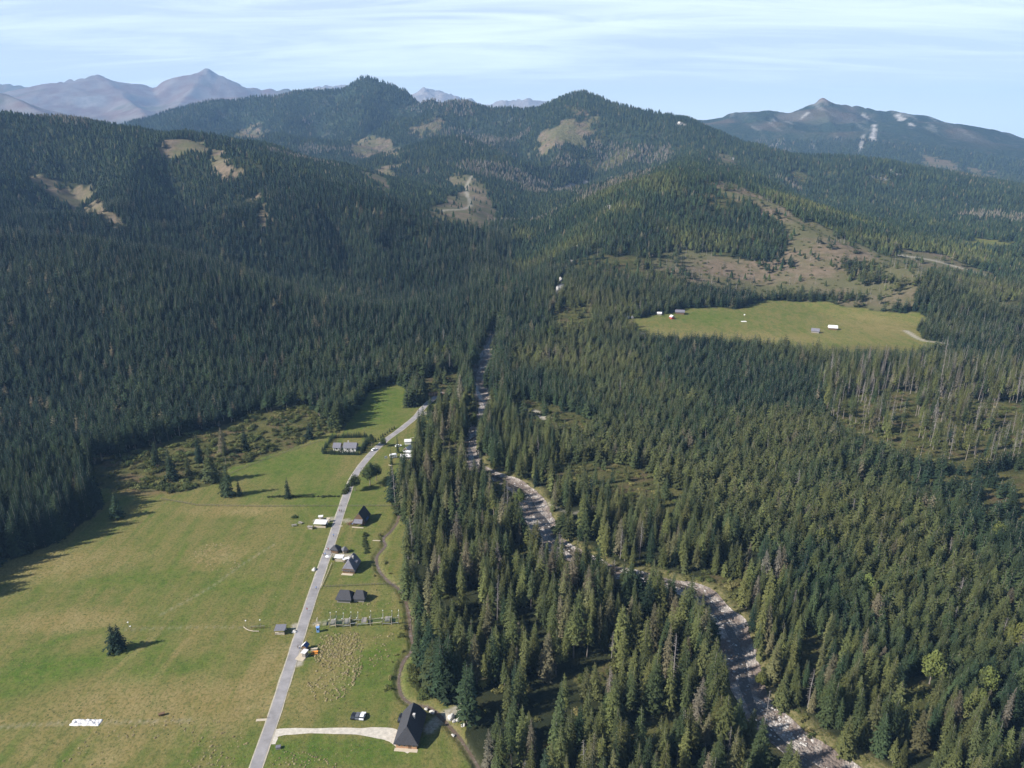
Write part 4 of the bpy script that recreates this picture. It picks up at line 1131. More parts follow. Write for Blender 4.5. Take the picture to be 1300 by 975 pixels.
def window(parent, x, y, z, w, h, face):
    d = .05; mb = MB(); g = MB()
    if face in 'fb':
        s = -1 if face == 'f' else 1
        mb.box(x-w/2, x+w/2, min(y, y+s*d), max(y, y+s*d), z, z+h); yy = y+s*(d+.01)
        g.box(x-w/2+.1, x+w/2-.1, min(y+s*d, yy), max(y+s*d, yy), z+.1, z+h-.1)
    else:
        s = -1 if face == 'l' else 1
        mb.box(min(x, x+s*d), max(x, x+s*d), y-w/2, y+w/2, z, z+h); xx = x+s*(d+.01)
        g.box(min(x+s*d, xx), max(x+s*d, xx), y-w/2+.1, y+w/2-.1, z+.1, z+h-.1)
    f = mb.build('window', MAT['palewood'], parent); g.build('pane', MAT['glass'], f)
def house(name, label, cat, px, py, rz, Wd, Ln, e, r, roofm, wallm, hf=1., hb=1., sf=1.5, sb=1.5, over=.6, chim=None, wins=(), door=True, group=None, front=None):
    t = empty(name, G(px, py), rz, label, cat, group)
    MB().box(-Wd/2, Wd/2, -Ln/2, Ln/2, -.6, e+.1).build('wall', MAT[wallm], t)
    rf = roof_mb(Wd+2*over, -Ln/2-over, Ln/2+over, e-.1, r, hf, hb, sf, sb).build('roof', MAT[roofm], t)
    if chim:
        x, y = chim; zc = r - abs(x)/(Wd/2+over)*(r-e)
        MB().box(x-.35, x+.35, y-.35, y+.35, zc-.4, zc+1.2).box(x-.43, x+.43, y-.43, y+.43, zc+1.2, zc+1.32).build('chimney', MAT['stone'], rf)
    if hf < .99:
        w = (Wd/2+over)*.93; q = w*hf; y = -Ln/2-over-.03
        m = MB(); zt = e+(r-e)*(1-hf)-.15
        m.add([(-w,y,e+.05),(w,y,e+.05),(q,y,zt),(-q,y,zt)], [(0,1,2,3)]); m.add([(-w,y+.025,e+.05),(w,y+.025,e+.05),(q,y+.025,zt),(-q,y+.025,zt)], [(3,2,1,0)])
        m.build('gable', MAT['wood'], t)
    for (x, y, z, w, h, f) in wins: window(t, x, y, z, w, h, f)
    if door:
        d = MB().box(.6, 1.55, -Ln/2-.07, -Ln/2, 0, 2.05).build('door', MAT['wood'], t); MB().box(1.38, 1.44, -Ln/2-.13, -Ln/2-.07, .95, 1.1).build('handle', MAT['metal'], d)
    return t

# --- the big dark cottage beside the brook
t = house('cottage', 'big cottage with a steep black hipped roof at the end of the gravel driveway', 'house', 521.5, 931, R(-5), 7.0, 13.0, 2.4, 7.6, 'shingle', 'redwood', 1., .45, 2.6, 1.2, .7, (1.2, 1.0),
  [(-2.3,-6.5,.9,1.0,1.1,'f'),(-.6,-6.5,.9,1.0,1.1,'f'),(2.6,-6.5,.9,.9,1.1,'f'),(-3.5,-3,.9,1.0,1.1,'l'),(-3.5,0,.9,1.0,1.1,'l'),(-3.5,3,.9,1.0,1.1,'l')])
MB().box(-3.9, 3.9, -7.9, -6.55, -.4, .12).build('terrace', MAT['palewood'], t)
# --- roadside cottages
t = house('cottage', 'steep dark cottage with a dormer beside the white roofed stall', 'house', 446.5, 722, R(-7), 5.6, 8.0, 2.0, 6.4, 'slate_roof', 'wood', .8, .3, 1.8, .6, .5, (.8, .5), [(-1.5,-4.0,.8,.9,1.0,'f'),(0,-4.0,.8,.9,1.0,'f')])
dm = MB(); dm.prism([(1.0,3.4),(3.2,3.4),(3.2,4.3),(1.0,5.0)], -.9, 1.2); dm.build('dormer', MAT['slate_roof'], t)
MB().box(-3.2, 2.2, -5.6, -4.05, -.3, .1).build('terrace', MAT['palewood'], t)
t = house('cottage', 'steep dark cottage with a grey porch and blue tarpaulin', 'house', 459.5, 661, R(-8), 6.0, 8.0, 2.0, 7.0, 'shingle', 'wood', .15, .15, .4, .4, .5, None, [(-1.6,-4.0,.8,.9,1.0,'f'),(.0,-4.0,.8,.9,1.0,'f')])
m = MB(); m.add([(-2.6,-6.9,2.2),(2.6,-6.9,2.2),(2.2,-4.55,3.4),(-2.2,-4.55,3.4),(-2.6,-6.9,2.05),(2.6,-6.9,2.05),(2.2,-4.55,3.25),(-2.2,-4.55,3.25)], [(0,1,2,3),(7,6,5,4),(0,4,5,1),(1,5,6,2),(2,6,7,3),(3,7,4,0)])
m.build('porch_roof', MAT['slate_roof'], t)
m = MB()
for x in (-2.4, 0, 2.4): m.tube((x,-6.7,-.3),(x,-6.7,2.15),.09,.09,5)
m.build('porch_post', MAT['wood'], t); MB().box(-2.9, 3.4, -7.6, -6.9, -.3, .15).build('terrace', MAT['palewood'], t)
b = MB(); b.add([(3.15,-2.6,2.75),(3.75,-2.6,1.9),(3.75,.6,1.9),(3.15,.6,2.75),(3.3,-2.6,2.85),(3.95,-2.6,1.9),(3.95,.6,1.9),(3.3,.6,2.85)], [(0,1,2,3),(7,6,5,4),(0,4,5,1),(1,5,6,2),(2,6,7,3),(3,7,4,0)])
b = b.build('tarpaulin', MAT['blue']); b.parent = t
# --- two dark barns
house('barn', 'larger of the two dark shingled barns side by side, nearer the road', 'barn', 438.5, 761, R(86), 4.9, 5.8, 1.9, 5.0, 'shingle', 'oldwood', .9, .9, 1.4, 1.4, .6, None, (), False)
house('barn', 'smaller of the two dark shingled barns side by side, nearer the wood', 'barn', 457.5, 760.5, R(86), 4.4, 4.4, 1.8, 4.7, 'shingle', 'oldwood', .9, .9, 1.2, 1.2, .5, None, (), False)
# --- small huts by the road
house('hut', 'dark hip roofed hut touching the road opposite the walkers', 'hut', 426.5, 700, R(-14), 3.8, 3.2, 1.9, 3.5, 'shingle', 'wood', 1, 1, 1.2, 1.2, .4, None, (), True)
house('hut', 'tiny pyramid roofed hut on the grass behind the dark roadside hut', 'hut', 438, 701, R(30), 2.2, 2.2, 1.7, 3.3, 'shingle_grey', 'palewood', 1, 1, 1.2, 1.2, .3, None, (), True)
# --- walled compound with hedge
house('house', 'smaller grey roofed house inside the square of hedge trees', 'house', 429, 570, R(88), 5.6, 4.6, 2.3, 4.6, 'slate_roof', 'plaster', .1, .1, .3, .3, .4, None, [(-2.8,0,.8,1.2,1.1,'l')], False)
t = house('house', 'larger grey roofed house with white walls inside the square of hedge trees', 'house', 445.5, 570.5, R(88), 6.2, 8.0, 2.5, 5.0, 'slate_roof', 'plaster', .1, .1, .3, .3, .5, (.9, 1.6), [(3.1,-2,.8,1.2,1.2,'r'),(-3.1,-2,.8,1.2,1.2,'l'),(-3.1,1.2,.8,1.2,1.2,'l')], False)
MB().box(-7.2, -3.15, -3.6, 6.2, -.4, .25).build('terrace', MAT['plaster'], t)

def stall(name, label, px, py, rz, w, d, h, roofm, slope=.25, group=None, goods=True):
    t = empty(name, G(px, py), rz, label, 'stall', group)
    m = MB(); a, b = w/2, d/2
    m.add([(-a,-b,h),(a,-b,h),(a,b,h+slope*d),(-a,b,h+slope*d),(-a,-b,h-.08),(a,-b,h-.08),(a,b,h+slope*d-.08),(-a,b,h+slope*d-.08)], [(0,1,2,3),(7,6,5,4),(0,4,5,1),(1,5,6,2),(2,6,7,3),(3,7,4,0)])
    m.build('roof', MAT[roofm], t)
    for x in (-a+.12, a-.12):
        for y, z in ((-b+.12, h-.05), (b-.12, h+slope*d-.1)): MB().tube((x,y,-.3),(x,y,z),.05,.05,5).build('post', MAT['wood'], t)
    MB().box(-a+.25, a-.25, -b+.3, -b+.9, -.1, .95).build('counter', MAT['palewood'], t)
    MB().box(-a+.2, a-.2, b-.25, b-.2, 0, h-.2).build('back_panel', MAT['canvas'], t)
    return t
stall('market_stall', 'wide white roofed market stall on the meadow side of the road', 407.5, 668, R(-4), 6.6, 4.2, 2.4, 'canvas', .10)
stall('market_stall', 'white roofed market stall between the dark hut and the dormer cottage', 431, 711.5, R(-4), 4.3, 2.8, 2.2, 'canvas', .10)
stall('market_stall', 'little white topped stall just behind the wide white stall', 407.5, 659.5, R(10), 2.5, 1.8, 2.0, 'canvas', .12)
stall('market_stall', 'little beige topped stall between the wide white stall and the road', 417, 662.5, R(-6), 1.8, 1.5, 2.0, 'palewood', .12)
stall('market_stall', 'low dark topped stall on the outer end of the wide white stall', 394, 671.5, R(-4), 2.8, 1.4, 1.5, 'oldwood', .1)
stall('shelter', 'open grey roofed wooden shelter on posts left of the road', 356.5, 803, R(2), 4.3, 3.6, 2.2, 'slate_roof', .14)
t = stall('market_stall', 'white tarpaulin roof joined to the front of the dormer cottage', 439.5, 713, R(25), 3.4, 1.6, 1.8, 'white', .1)
# kiosks at the road edge
t = empty('kiosk', G(386, 834), R(-17), 'white topped kiosk on a pale plank deck at the road edge', 'kiosk')
MB().box(-2.6, 1.0, -2.4, 2.2, -.3, .18).build('deck', MAT['palewood'], t)
MB().box(-.6, .9, -.4, 1.5, .18, 2.2).build('wall', MAT['oldwood'], t)
MB().box(-.95, 1.15, -.75, 1.85, 2.2, 2.34).build('roof', MAT['canvas'], t)
MB().box(-.66, -.6, -.1, 1.2, .95, 1.8).build('counter_window', MAT['glass'], t)
MB().box(-.95, -.67, -.2, 1.3, .85, .95).build('counter', MAT['palewood'], t)
t = empty('kiosk', G(388, 824.5), R(-17), 'kiosk with a blue gabled roof next to the plank deck', 'kiosk')
MB().box(-.9, .9, -.9, .9, -.2, 2.0).build('wall', MAT['wood'], t)
rf = MB(); rf.prism([(-1.25,1.9),(0,3.0),(0,3.12),(-1.37,1.95)], -1.2, 1.2); rf.build('roof', MAT['canvas'], t)
rf = MB(); rf.prism([(1.25,1.9),(1.37,1.95),(.005,3.12),(.005,3.0)], -1.2, 1.2); rf.build('roof', MAT['blue'], t)
MB().box(-.95, -.9, -.5, .5, .9, 1.6).build('counter_window', MAT['glass'], t)

def picnic(label, px, py, rz, mat, group=None):
    t = empty('picnic_bench', G(px, py), rz, label, 'bench', group)
    MB().box(-1.3, 1.3, -.42, .42, .70, .76).build('table_top', MAT[mat], t)
    for y in (-.85, .85): MB().box(-1.3, 1.3, y-.16, y+.16, .42, .47).build('seat', MAT[mat], t)
    for x in (-.9, .9): MB().tube((x,-.8,-.1),(x,.35,.7),.05,.05,5).tube((x,.8,-.1),(x,-.35,.7),.05,.05,5).box(x-.04, x+.04, -.9, .9, .36, .42).build('leg', MAT['metal'], t)
    return t
picnic('orange picnic bench on the grass beside the two kiosks', 399.5, 829.5, R(10), 'orange')
picnic('pale picnic bench in the shadow of the blue roofed kiosk', 399, 825.5, R(4), 'palewood')
for p, q, a, s in [(443,665.5,5,'nearest the road'),(446.5,664,30,'in the middle'),(450,665.5,-10,'nearest the wall')]:
    picnic(f'dark picnic bench outside the blue tarpaulin cottage, {s}', p, q, R(a), 'wood', 'picnic benches at the cottage')
picnic('low weathered bench far out on the meadow left of the stalls', 373.5, 667.5, R(20), 'oldwood')
picnic('low weathered bench halfway between the stalls and the meadow bench', 381.5, 664.5, R(-30), 'oldwood')

# parasol, planks and boulders
t = empty('parasol', G(416.7, 711), 0, 'white parasol at the road edge beside the white roofed stall', 'parasol')
m = MB(); n = 8
m.add([(0,0,2.7)] + [(1.35*math.cos(2*math.pi*k/n), 1.35*math.sin(2*math.pi*k/n), 2.15) for k in range(n)] + [(0,0,2.62)], [(0,1+k,1+(k+1)%n) for k in range(n)] + [(n+1,1+(k+1)%n,1+k) for k in range(n)])
m.build('canopy', MAT['canvas'], t); MB().tube((0,0,-.2),(0,0,2.8),.03,.03,6).build('pole', MAT['metal'], t); MB().tube((0,0,-.05),(0,0,.1),.3,.25,8).build('base', MAT['stone'], t)
def rock(name, label, px, py, s, mat='stone', seed=0, group=None, cat='boulder', flat=.7):
    bm = bmesh.new(); bmesh.ops.create_icosphere(bm, subdivisions=3, radius=1)
    rr = random.Random(seed); o = Vector((rr.uniform(0,50), rr.uniform(0,50), 0))
    for v in bm.verts:
        p = v.co; q = np.array([p.x+p.z*.7+o.x]), np.array([p.y+p.z*.4+o.y])
        d = 1 + .75*float(fbm(q[0], q[1], .9, 3, seed)[0])
        v.co = Vector((p.x*d*s[0], p.y*d*s[1], p.z*d*s[2]))
    me = bpy.data.meshes.new(name); bm.to_mesh(me); bm.free(); me.materials.append(MAT[mat])
    o = bpy.data.objects.new(name, me); link(o); g = G(px, py); o.location = (g[0], g[1], g[2]+s[2]*.35)
    o.rotation_euler = (0, 0, rr.uniform(0, 6)); return tag(o, label, cat, group)
rock('boulder', 'big pale boulder at the road edge below the dormer cottage', 399, 724, (1.0,.8,.8), seed=1)
rock('boulder', 'flat pale boulder at the road edge beside the grey roofed shelter', 374, 802.5, (1.25,.9,.55), seed=2)
for k, (p, q, s, w) in enumerate([(548,905,.9,'just behind the big cottage'),(541,901,.7,'against the far corner of the big cottage'),(572,911,1.2,'tallest on the brook bank right of the big cottage'),(577,916,.8,'on the brook bank beside the tallest boulder'),(583,914,1.0,'at the wood edge beyond the footbridge end'),(588,921,.7,'where the track meets the wood'),(575,934,.6,'below the track beside the brook')]):
    rock('boulder', f'pale boulder {w}', p, q, (s, s*.8, s*.7), seed=10+k, group='boulders round the big cottage')
for k, (p, q, s, w) in enumerate([(708,372,(2.6,2,5.5),'largest white crag on the wooded spur above the river'),(712,358,(2.2,2,4.5),'white crag just above the largest crag on the spur'),(723,338,(2,2,3.5),'white crag halfway up the wooded spur'),(734,313,(2,2,3),'small white crag high on the wooded spur'),(862,157,(9,6,6),'white rock on the skyline right of the central summit'),(612,468,(2.5,1.6,1.2),'pale rock at the river bend'),(1064,294,(3,2,3),'white rock among dead trees on the ridge side')]):
    rock('rock_outcrop', w, p, q, s, seed=30+k, cat='rock', group=None)
# crumpled white sheeting on the meadow
def sheeting(label, px, py, L, Wd, H, rz):
    n, m_ = 46, 16; V = []
    u = np.linspace(-1, 1, n); v = np.linspace(-1, 1, m_); U, Vv = np.meshgrid(u, v)
    ed = np.clip(1-np.maximum(np.abs(U)**8, np.abs(Vv)**4), 0, 1)
    z = ed*H*(.30 + .55*fbm(U*L/2, Vv*Wd/2, .8, 3, 5)) + .10 - .3*(ed < .05)
    x = U*L/2*(1+.05*fbm(Vv*3, U*2, 1, 2, 3)); y = Vv*Wd/2*(1+.16*fbm(U*5, U*0, 1, 2, 4))
    me_v = np.stack([x, y, z], -1).reshape(-1, 3)
    o = big_mesh('plastic_sheeting', me_v, grid_faces(m_, n)[:, ::-1], MAT['canvas']); o.location = tuple(G(px, py)); o.rotation_euler = (0, 0, rz)
    return tag(o, label, 'sheeting')
sheeting('long crumpled heap of white plastic sheeting on the dry meadow', 109.5, 917.5, 10.6, 3.0, 1.1, R(0))
t = empty('feed_trough', G(205.5, 908), R(25), 'small dark feed trough alone on the dry meadow', 'trough')
MB().box(-.9, .9, -.45, .45, .35, .9, 1.15).build('basin', MAT['wood'], t)
for x in (-.7, .7):
    for y in (-.3, .3): MB().box(x-.06, x+.06, y-.06, y+.06, -.1, .35).build('leg', MAT['wood'], t)
t = empty('crate', G(353.5, 950), R(10), 'small grey wooden crate on the grass inside the driveway bend', 'crate')
MB().box(-.75, .75, -.55, .55, 0, .8).build('side_panel', MAT['oldwood'], t); MB().box(-.82, .82, -.62, .62, .8, .88).build('lid', MAT['slate_roof'], t)
t = empty('footbridge', G(332.5, 913.5), R(4), 'short plank footbridge with a dark rail at the left road edge', 'footbridge')
MB().box(-1.9, 1.6, -.7, .3, .0, .12).build('deck', MAT['palewood'], t)
m = MB().tube((-1.9,.4,.95),(1.7,.4,.95),.06,.06,5); m.build('rail', MAT['wood'], t)
for x in (-1.8, -.1, 1.6): MB().tube((x,.4,-.2),(x,.4,1.0),.06,.06,5).build('post', MAT['wood'], t)
for p, q, a, L_, lab in [(432.5,668,0,2.0,'pale plank lying at the right road edge'),(523,556,40,3.0,'long white plank leaning by the white sheds'),(478,686.5,-5,4.0,'pale plank across the ditch beside the brook'),(495.5,591,-35,3.0,'pale plank on the grass below the white caravan')]:
    o = MB().box(-L_/2, L_/2, -.3, .3, .05, .18).build('plank', MAT['palewood']); o.location = tuple(G(p, q)); o.rotation_euler = (0, 0, R(a)); tag(o, lab, 'plank')
# log pile and low timber curve by the shelter
t = empty('log_fence', G(316, 799.5), 0, 'curved low fence of pale logs left of the grey shelter', 'fence')
pts = [(-2.6,1.4),(-1.4,.3),(.2,-.7),(2.2,-1.3),(4.6,-1.4)]
for (a, b), (c, d) in zip(pts[:-1], pts[1:]): MB().tube((a,b,.35),(c,d,.4),.16,.14,7).build('log', MAT['palewood'], t)
for a, b in pts: MB().tube((a,b,-.2),(a,b,.8),.11,.1,6).build('post', MAT['oldwood'], t)
for (p, q, lab) in [(313,797,'white topped pole behind the curved log fence, farther from the road'),(331,796,'white topped pole behind the curved log fence, nearer the road'),(164,799,'taller white topped pole just right of the twin spruces'),(166.5,801,'shorter white topped pole just right of the twin spruces')]:
    H = 3.4 if 'shorter' not in lab else 2.2
    t = empty('marker_pole', G(p, q), 0, lab, 'pole', 'white topped poles on the meadow')
    MB().tube((0,0,-.3),(0,0,H),.06,.05,6).build('post', MAT['oldwood'], t); MB().ball((0,0,H+.12),.32,.32,.2).build('cap', MAT['white'], t)
m = empty('climbing_frame', G(325, 798), R(3), 'low dark timber climbing frame beside the curved log fence', 'climbing frame')
for x in (-1.8, 0, 1.8, 3.6):
    MB().tube((x,0,-.2),(x,0,1.3),.09,.08,6).build('post', MAT['wood'], m)
MB().tube((-1.9,0,1.2),(3.7,0,1.25),.08,.08,6).build('beam', MAT['oldwood'], m); MB().tube((-1.9,0,.6),(3.7,0,.6),.06,.06,6).build('beam', MAT['wood'], m)

# --- obstacle course right of the road
A_, B_ = G(410, 797), G(507, 792); ax = math.atan2(B_[1]-A_[1], B_[0]-A_[0]); Lc = math.hypot(B_[0]-A_[0], B_[1]-A_[1])
t = empty('obstacle_course', A_, ax, 'long obstacle course of white capped posts, beams and nets right of the road', 'obstacle course')
rr = random.Random(5); xs = [.09, .17, .26, .36, .45, .62, .78, .90, .99]
rows = {0: -.3, 1: 3.3}
for j, y in rows.items():
    for i, u in enumerate(xs):
        x = u*Lc; H = (4.6 if j else 3.9) + rr.uniform(-.5,.5)
        p = MB().tube((x,y,-.3),(x,y,H),.11,.09,6).build('post', MAT['palewood'] if (i+j) % 2 else MAT['fence'], t)
        MB().ball((x,y,H+.1),.20,.20,.16,8,4).build('cap', MAT['white'], p)
for j, y in rows.items():
    for a, b in zip(xs[:-1], xs[1:]):
        z = rr.uniform(.6,1.6); MB().tube((a*Lc,y,z),(b*Lc,y,z+rr.uniform(-.4,.4)),.10,.10,6).build('beam', MAT['metal' if rr.random() < .5 else 'palewood'], t)
        mm = MB()
        for k in range(4): mm.tube((a*Lc,y,2.0+k*.5),(b*Lc,y,2.0+k*.5),.035,.035,4)
        for k in range(7): xx = (a+(b-a)*k/6)*Lc; mm.tube((xx,y,1.8),(xx,y,3.6),.03,.03,4)
        if rr.random() < .75: mm.build('net', MAT['rope'], t)
for u, v in zip(xs[::2], xs[1::2]):
    x = (u+v)/2*Lc; MB().box(x-1.0, x+1.0, -.2, 3.2, 1.5+rr.uniform(-.3,.6), 1.62+rr.uniform(.6,.7)-.55).build('platform', MAT['oldwood'], t)
for u in xs: MB().tube((u*Lc,-.3,3.2),(u*Lc,3.3,3.4),.07,.07,5).build('crossbeam', MAT['metal'], t)
t = empty('entrance_gate', G(403, 794), ax+R(90), 'pale timber gate at the road end of the obstacle course', 'gate')
for x in (-1.1, 1.1): MB().tube((x,0,-.3),(x,0,3.2),.12,.11,6).build('post', MAT['palewood'], t)
MB().box(-1.4, 1.4, -.12, .12, 2.7, 3.1).build('beam', MAT['palewood'], t); MB().box(-.9, .9, -.8, .8, 0, .15).build('step', MAT['palewood'], t)
t = empty('booth', G(404, 802), ax, 'narrow light blue booth in front of the timber gate', 'booth')
MB().box(-.55, .55, -.5, .5, -.1, 2.3).build('wall', MAT['lightblue'], t); MB().box(-.65, .65, -.6, .6, 2.3, 2.42).build('roof', MAT['lightblue'], t); MB().box(-.3, .3, -.55, -.5, 1.1, 1.9).build('counter_window', MAT['glass'], t)

# --- cars
def car(label, px, py, rz, paint, L=4.2, Wd=1.75, H=1.45, cab=True):
    t = empty('car', G(px, py), rz, label, 'car'); s = L/4.2; w = Wd/2; k = H/1.45
    MB().prism([(-2.05*s,.32),(2.0*s,.3),(2.1*s,.62*k),(1.95*s,.80*k),(.95*s,.92*k),(-1.9*s,.95*k),(-2.1*s,.7*k)], -w, w).build('body', MAT[paint], t)
    MB().prism([(-1.85*s,.93*k),(.98*s,.91*k),(.30*s,1.40*k),(-1.5*s,1.42*k)], -w*.88, w*.88).build('cabin_window', MAT['glass'], t)
    MB().prism([(-1.55*s,1.40*k),(.30*s,1.385*k),(.2*s,1.45*k),(-1.4*s,1.47*k)], -w*.86, w*.86).build('roof', MAT[paint], t)
    for x in (-1.3*s, 1.3*s):
        for y in (-w, w):
            wh = MB().tube((x,y-.1,.32),(x,y+.1,.32),.32,.32,12).build('wheel', MAT['tyre'], t); MB().tube((x,y-.11,.32),(x,y+.11,.32),.18,.18,10).build('rim', MAT['metal'], wh)
    for y in (-w*.7, w*.7): MB().box(2.0*s, 2.09*s, y-.15, y+.15, .58*k, .74*k).build('headlight', MAT['lamp'], t)
    return t
car('black car parked farthest left of three on the grass', 449, 910.5, R(86), 'carblack', 3.2, 1.5)
car('dark grey car parked in the middle of three on the grass', 454.5, 910.5, R(84), 'cargrey', 3.2, 1.5)
car('white car parked farthest right of three on the grass', 460.5, 910.5, R(84), 'carwhite', 3.6, 1.6)
car('black van parked against the side of the big cottage', 510.5, 913.5, R(80), 'carblack', 4.0, 2.0, 2.0)
car('pale car parked where the road passes the hedge', 475.5, 571.5, R(50), 'carwhite', 4.2, 1.8)
car('pale car standing behind the yard trees near the white sheds', 506, 567, R(25), 'carwhite', 4.4, 1.8)
# white vans in the trees beside the upper meadow
car('white van at the tree edge of the upper meadow, the left one', 797.5, 404, R(80), 'carwhite', 5.0, 2.1, 2.4)
car('white van at the tree edge of the upper meadow, the right one', 802.5, 404, R(84), 'carwhite', 5.0, 2.1, 2.4)

# --- yard with white roofs
house('shed', 'white shed with a lavender grey roof at the top of the yard', 'shed', 518, 563, R(95), 3.6, 4.2, 2.2, 3.3, 'canvas', 'plaster', .1, .1, .2, .2, .3, None, (), False)
house('shed', 'steep white roofed shed in the middle of the yard', 'shed', 518.5, 573.5, R(-25), 4.4, 5.6, 1.9, 4.2, 'canvas', 'wood', .1, .1, .2, .2, .3, None, (), False)
stall('canopy', 'wide white canopy on posts across the lower yard', 515.5, 583, R(4), 7.2, 3.6, 2.3, 'canvas', .18)
stall('canopy', 'smaller white canopy overlapping the wide one in the yard', 518, 578.5, R(-10), 5.2, 2.4, 3.0, 'white', .12)
t = empty('caravan', G(499.5, 581), R(15), 'rounded white caravan among the trees of the yard', 'caravan')
MB().prism([(-2.2,.5),(2.2,.5),(2.4,1.3),(2.1,2.3),(1.5,2.6),(-1.6,2.6),(-2.2,2.2),(-2.4,1.3)], -1.1, 1.1).build('body', MAT['carwhite'], t)
MB().box(-1.2, .2, -1.13, -1.1, 1.4, 2.0).build('side_window', MAT['glass'], t); MB().box(.7, 1.35, -1.13, -1.1, .6, 2.2).build('door', MAT['metal'], t)
for y in (-1.0, 1.0): MB().tube((0,y-.1,.35),(0,y+.1,.35),.35,.35,12).build('wheel', MAT['tyre'], t)
MB().tube((2.3,0,.5),(3.4,0,.45),.06,.05,5).build('drawbar', MAT['metal'], t)
t = empty('notice_board', G(490, 583), R(20), 'white notice board standing on the grass left of the caravan', 'board')
MB().box(-.9, .9, -.04, .04, .6, 2.2).build('panel', MAT['white'], t)
for x in (-.8, .8): MB().box(x-.05, x+.05, .045, .14, -.2, 2.2).build('post', MAT['wood'], t)

# --- huts of the upper meadow
house('hut', 'weathered grey gabled hut out on the upper meadow', 'hut', 1035, 422, R(62), 5.2, 7.5, 2.0, 4.6, 'slate_roof', 'oldwood', .1, .1, .3, .3, .5, None, (), True)
house('hut', 'hut with a pale shining roof out on the upper meadow', 'hut', 1057, 418, R(75), 5.6, 8.5, 2.2, 4.6, 'canvas', 'wood', .1, .1, .3, .3, .5, None, (), True)
house('hut', 'small red hut with a white roof at the upper meadow edge', 'hut', 853, 404.5, R(20), 3.6, 4.2, 2.4, 4.0, 'canvas', 'red', .1, .1, .3, .3, .4, None, (), True)
house('hut', 'long grey roofed hut in the shadow of the upper meadow trees', 'hut', 863, 398, R(80), 6.0, 9.5, 2.2, 4.4, 'slate_roof', 'wood', .1, .1, .3, .3, .5, None, (), True)
house('hut', 'pale low hut under the big tree at the upper meadow edge', 'hut', 837, 399.5, R(80), 3.5, 4.6, 2.0, 3.2, 'canvas', 'oldwood', .1, .1, .3, .3, .4, None, (), True)
house('hut', 'dark hut half hidden by treetops at the near edge of the upper meadow', 'hut', 815, 427, R(80), 4.6, 7.0, 1.9, 4.0, 'shingle', 'wood', .1, .1, .3, .3, .5, None, (), True)
o = sheeting('white sheet spread flat on the upper meadow', 944, 408, 6.5, 3.2, .35, R(10))
t = empty('marker_pole', G(945, 402), 0, 'short white topped pole on the upper meadow above the white sheet', 'pole')
MB().tube((0,0,-.3),(0,0,1.8),.1,.1,6).build('post', MAT['oldwood'], t); MB().ball((0,0,2.2),.9,.9,.7).build('cap', MAT['white'], t)
# timber stack in the upper yard
t = empty('log_pile', G(556, 502), R(3), 'long reddish brown log pile in the shaded yard at the road top', 'log pile')
rr = random.Random(9)
for i in range(16):
    for j in range(3):
        x = -7 + i*.9 + (j % 2)*.45; MB().tube((x,-2,.35+j*.62),(x,2,.35+j*.62),.36,.33,7).build('log', MAT['redwood'] if rr.random() < .5 else MAT['wood'], t)

# --- hedges, fences
def hedge_tree(loc, h, label, group, first=[None]):
    if first[0] is None:
        e = empty('hedge_conifer', loc, 0, label, 'hedge tree', group)
        mesh_obj('trunk', *trunk_mesh(1,.02,3,5), MAT['bark'], e); c = mesh_obj('crown', *spruce_crown(301, 16, 9, .24, .03, 2, .2), MAT['needles'], e); c['tint'] = .12
        first[0] = e
    else: e = dup(first[0], loc, 0, label, group)
    e.scale = (h*1.15, h*1.15, h); e.rotation_euler = (0, 0, random.uniform(0, 6)); return e
def row(pts, n, h, label, group):
    L_ = [G(*p) for p in pts]; L_ = np.array(L_); s = np.r_[0, np.cumsum(np.linalg.norm(np.diff(L_[:, :2], axis=0), axis=1))]
    for k in range(n):
        u = s[-1]*(k+.5)/n; x, y = np.interp(u, s, L_[:,0]), np.interp(u, s, L_[:,1])
        x += random.uniform(-.2,.2); y += random.uniform(-.2,.2)
        hedge_tree((x, y, zat(x, y)), h*random.uniform(.8,1.2), label, group)
row([(410,576),(432,577),(456,577.5)], 22, 4.4, 'dark conical conifer in the hedge row in front of the two grey roofed houses', 'front hedge of the compound')
row([(409,575),(416,566),(423,556)], 8, 4.4, 'dark conical conifer in the hedge row left of the two grey roofed houses', 'left hedge of the compound')
row([(424,556),(445,555.5),(466,555)], 18, 4.2, 'dark conical conifer in the hedge row behind the two grey roofed houses', 'back hedge of the compound')
row([(459,576),(463,568),(468,561)], 7, 5.6, 'taller dark conifer between the grey roofed houses and the road', 'tall conifers by the road at the compound')
row([(476,562),(488,553),(502,543)], 9, 3.0, 'dark shrubby conifer along the left road edge above the compound', 'roadside conifers')
def bush(loc, h, label, group, tint=.3, first=[None], wd=1.5):
    if first[0] is None:
        e = empty('shrub', loc, 0, label, 'shrub', group)
        mesh_obj('stems', *limbs(70, BUSHL[0], .02, .1), MAT['bark'], e); c = mesh_obj('foliage', *leaf_crown(172, 420, BUSHL[0], .075), MAT['bush'], e)
        first[0] = e
    else: e = dup(first[0], loc, 0, label, group)
    for c in e.children: c['tint'] = tint
    e.scale = (h*wd, h*wd, h); e.rotation_euler = (0, 0, random.uniform(0, 6)); return e
def bushrow(pts, n, h, label, group, tint=.15):
    L_ = np.array([G(*p) for p in pts]); s = np.r_[0, np.cumsum(np.linalg.norm(np.diff(L_[:, :2], axis=0), axis=1))]
    for k in range(n):
        u = s[-1]*(k+random.uniform(.2,.8))/n; x, y = np.interp(u, s, L_[:,0])+random.uniform(-.4,.4), np.interp(u, s, L_[:,1])+random.uniform(-.4,.4)
        bush((x, y, zat(x, y)-.1), h*random.uniform(.6,1.3), label, group, tint)
bushrow([(340,631),(390,631),(432,630)], 24, 1.2, 'dark low shrub in the row crossing the meadow below the lone spruce', 'shrub row across the meadow', .05)
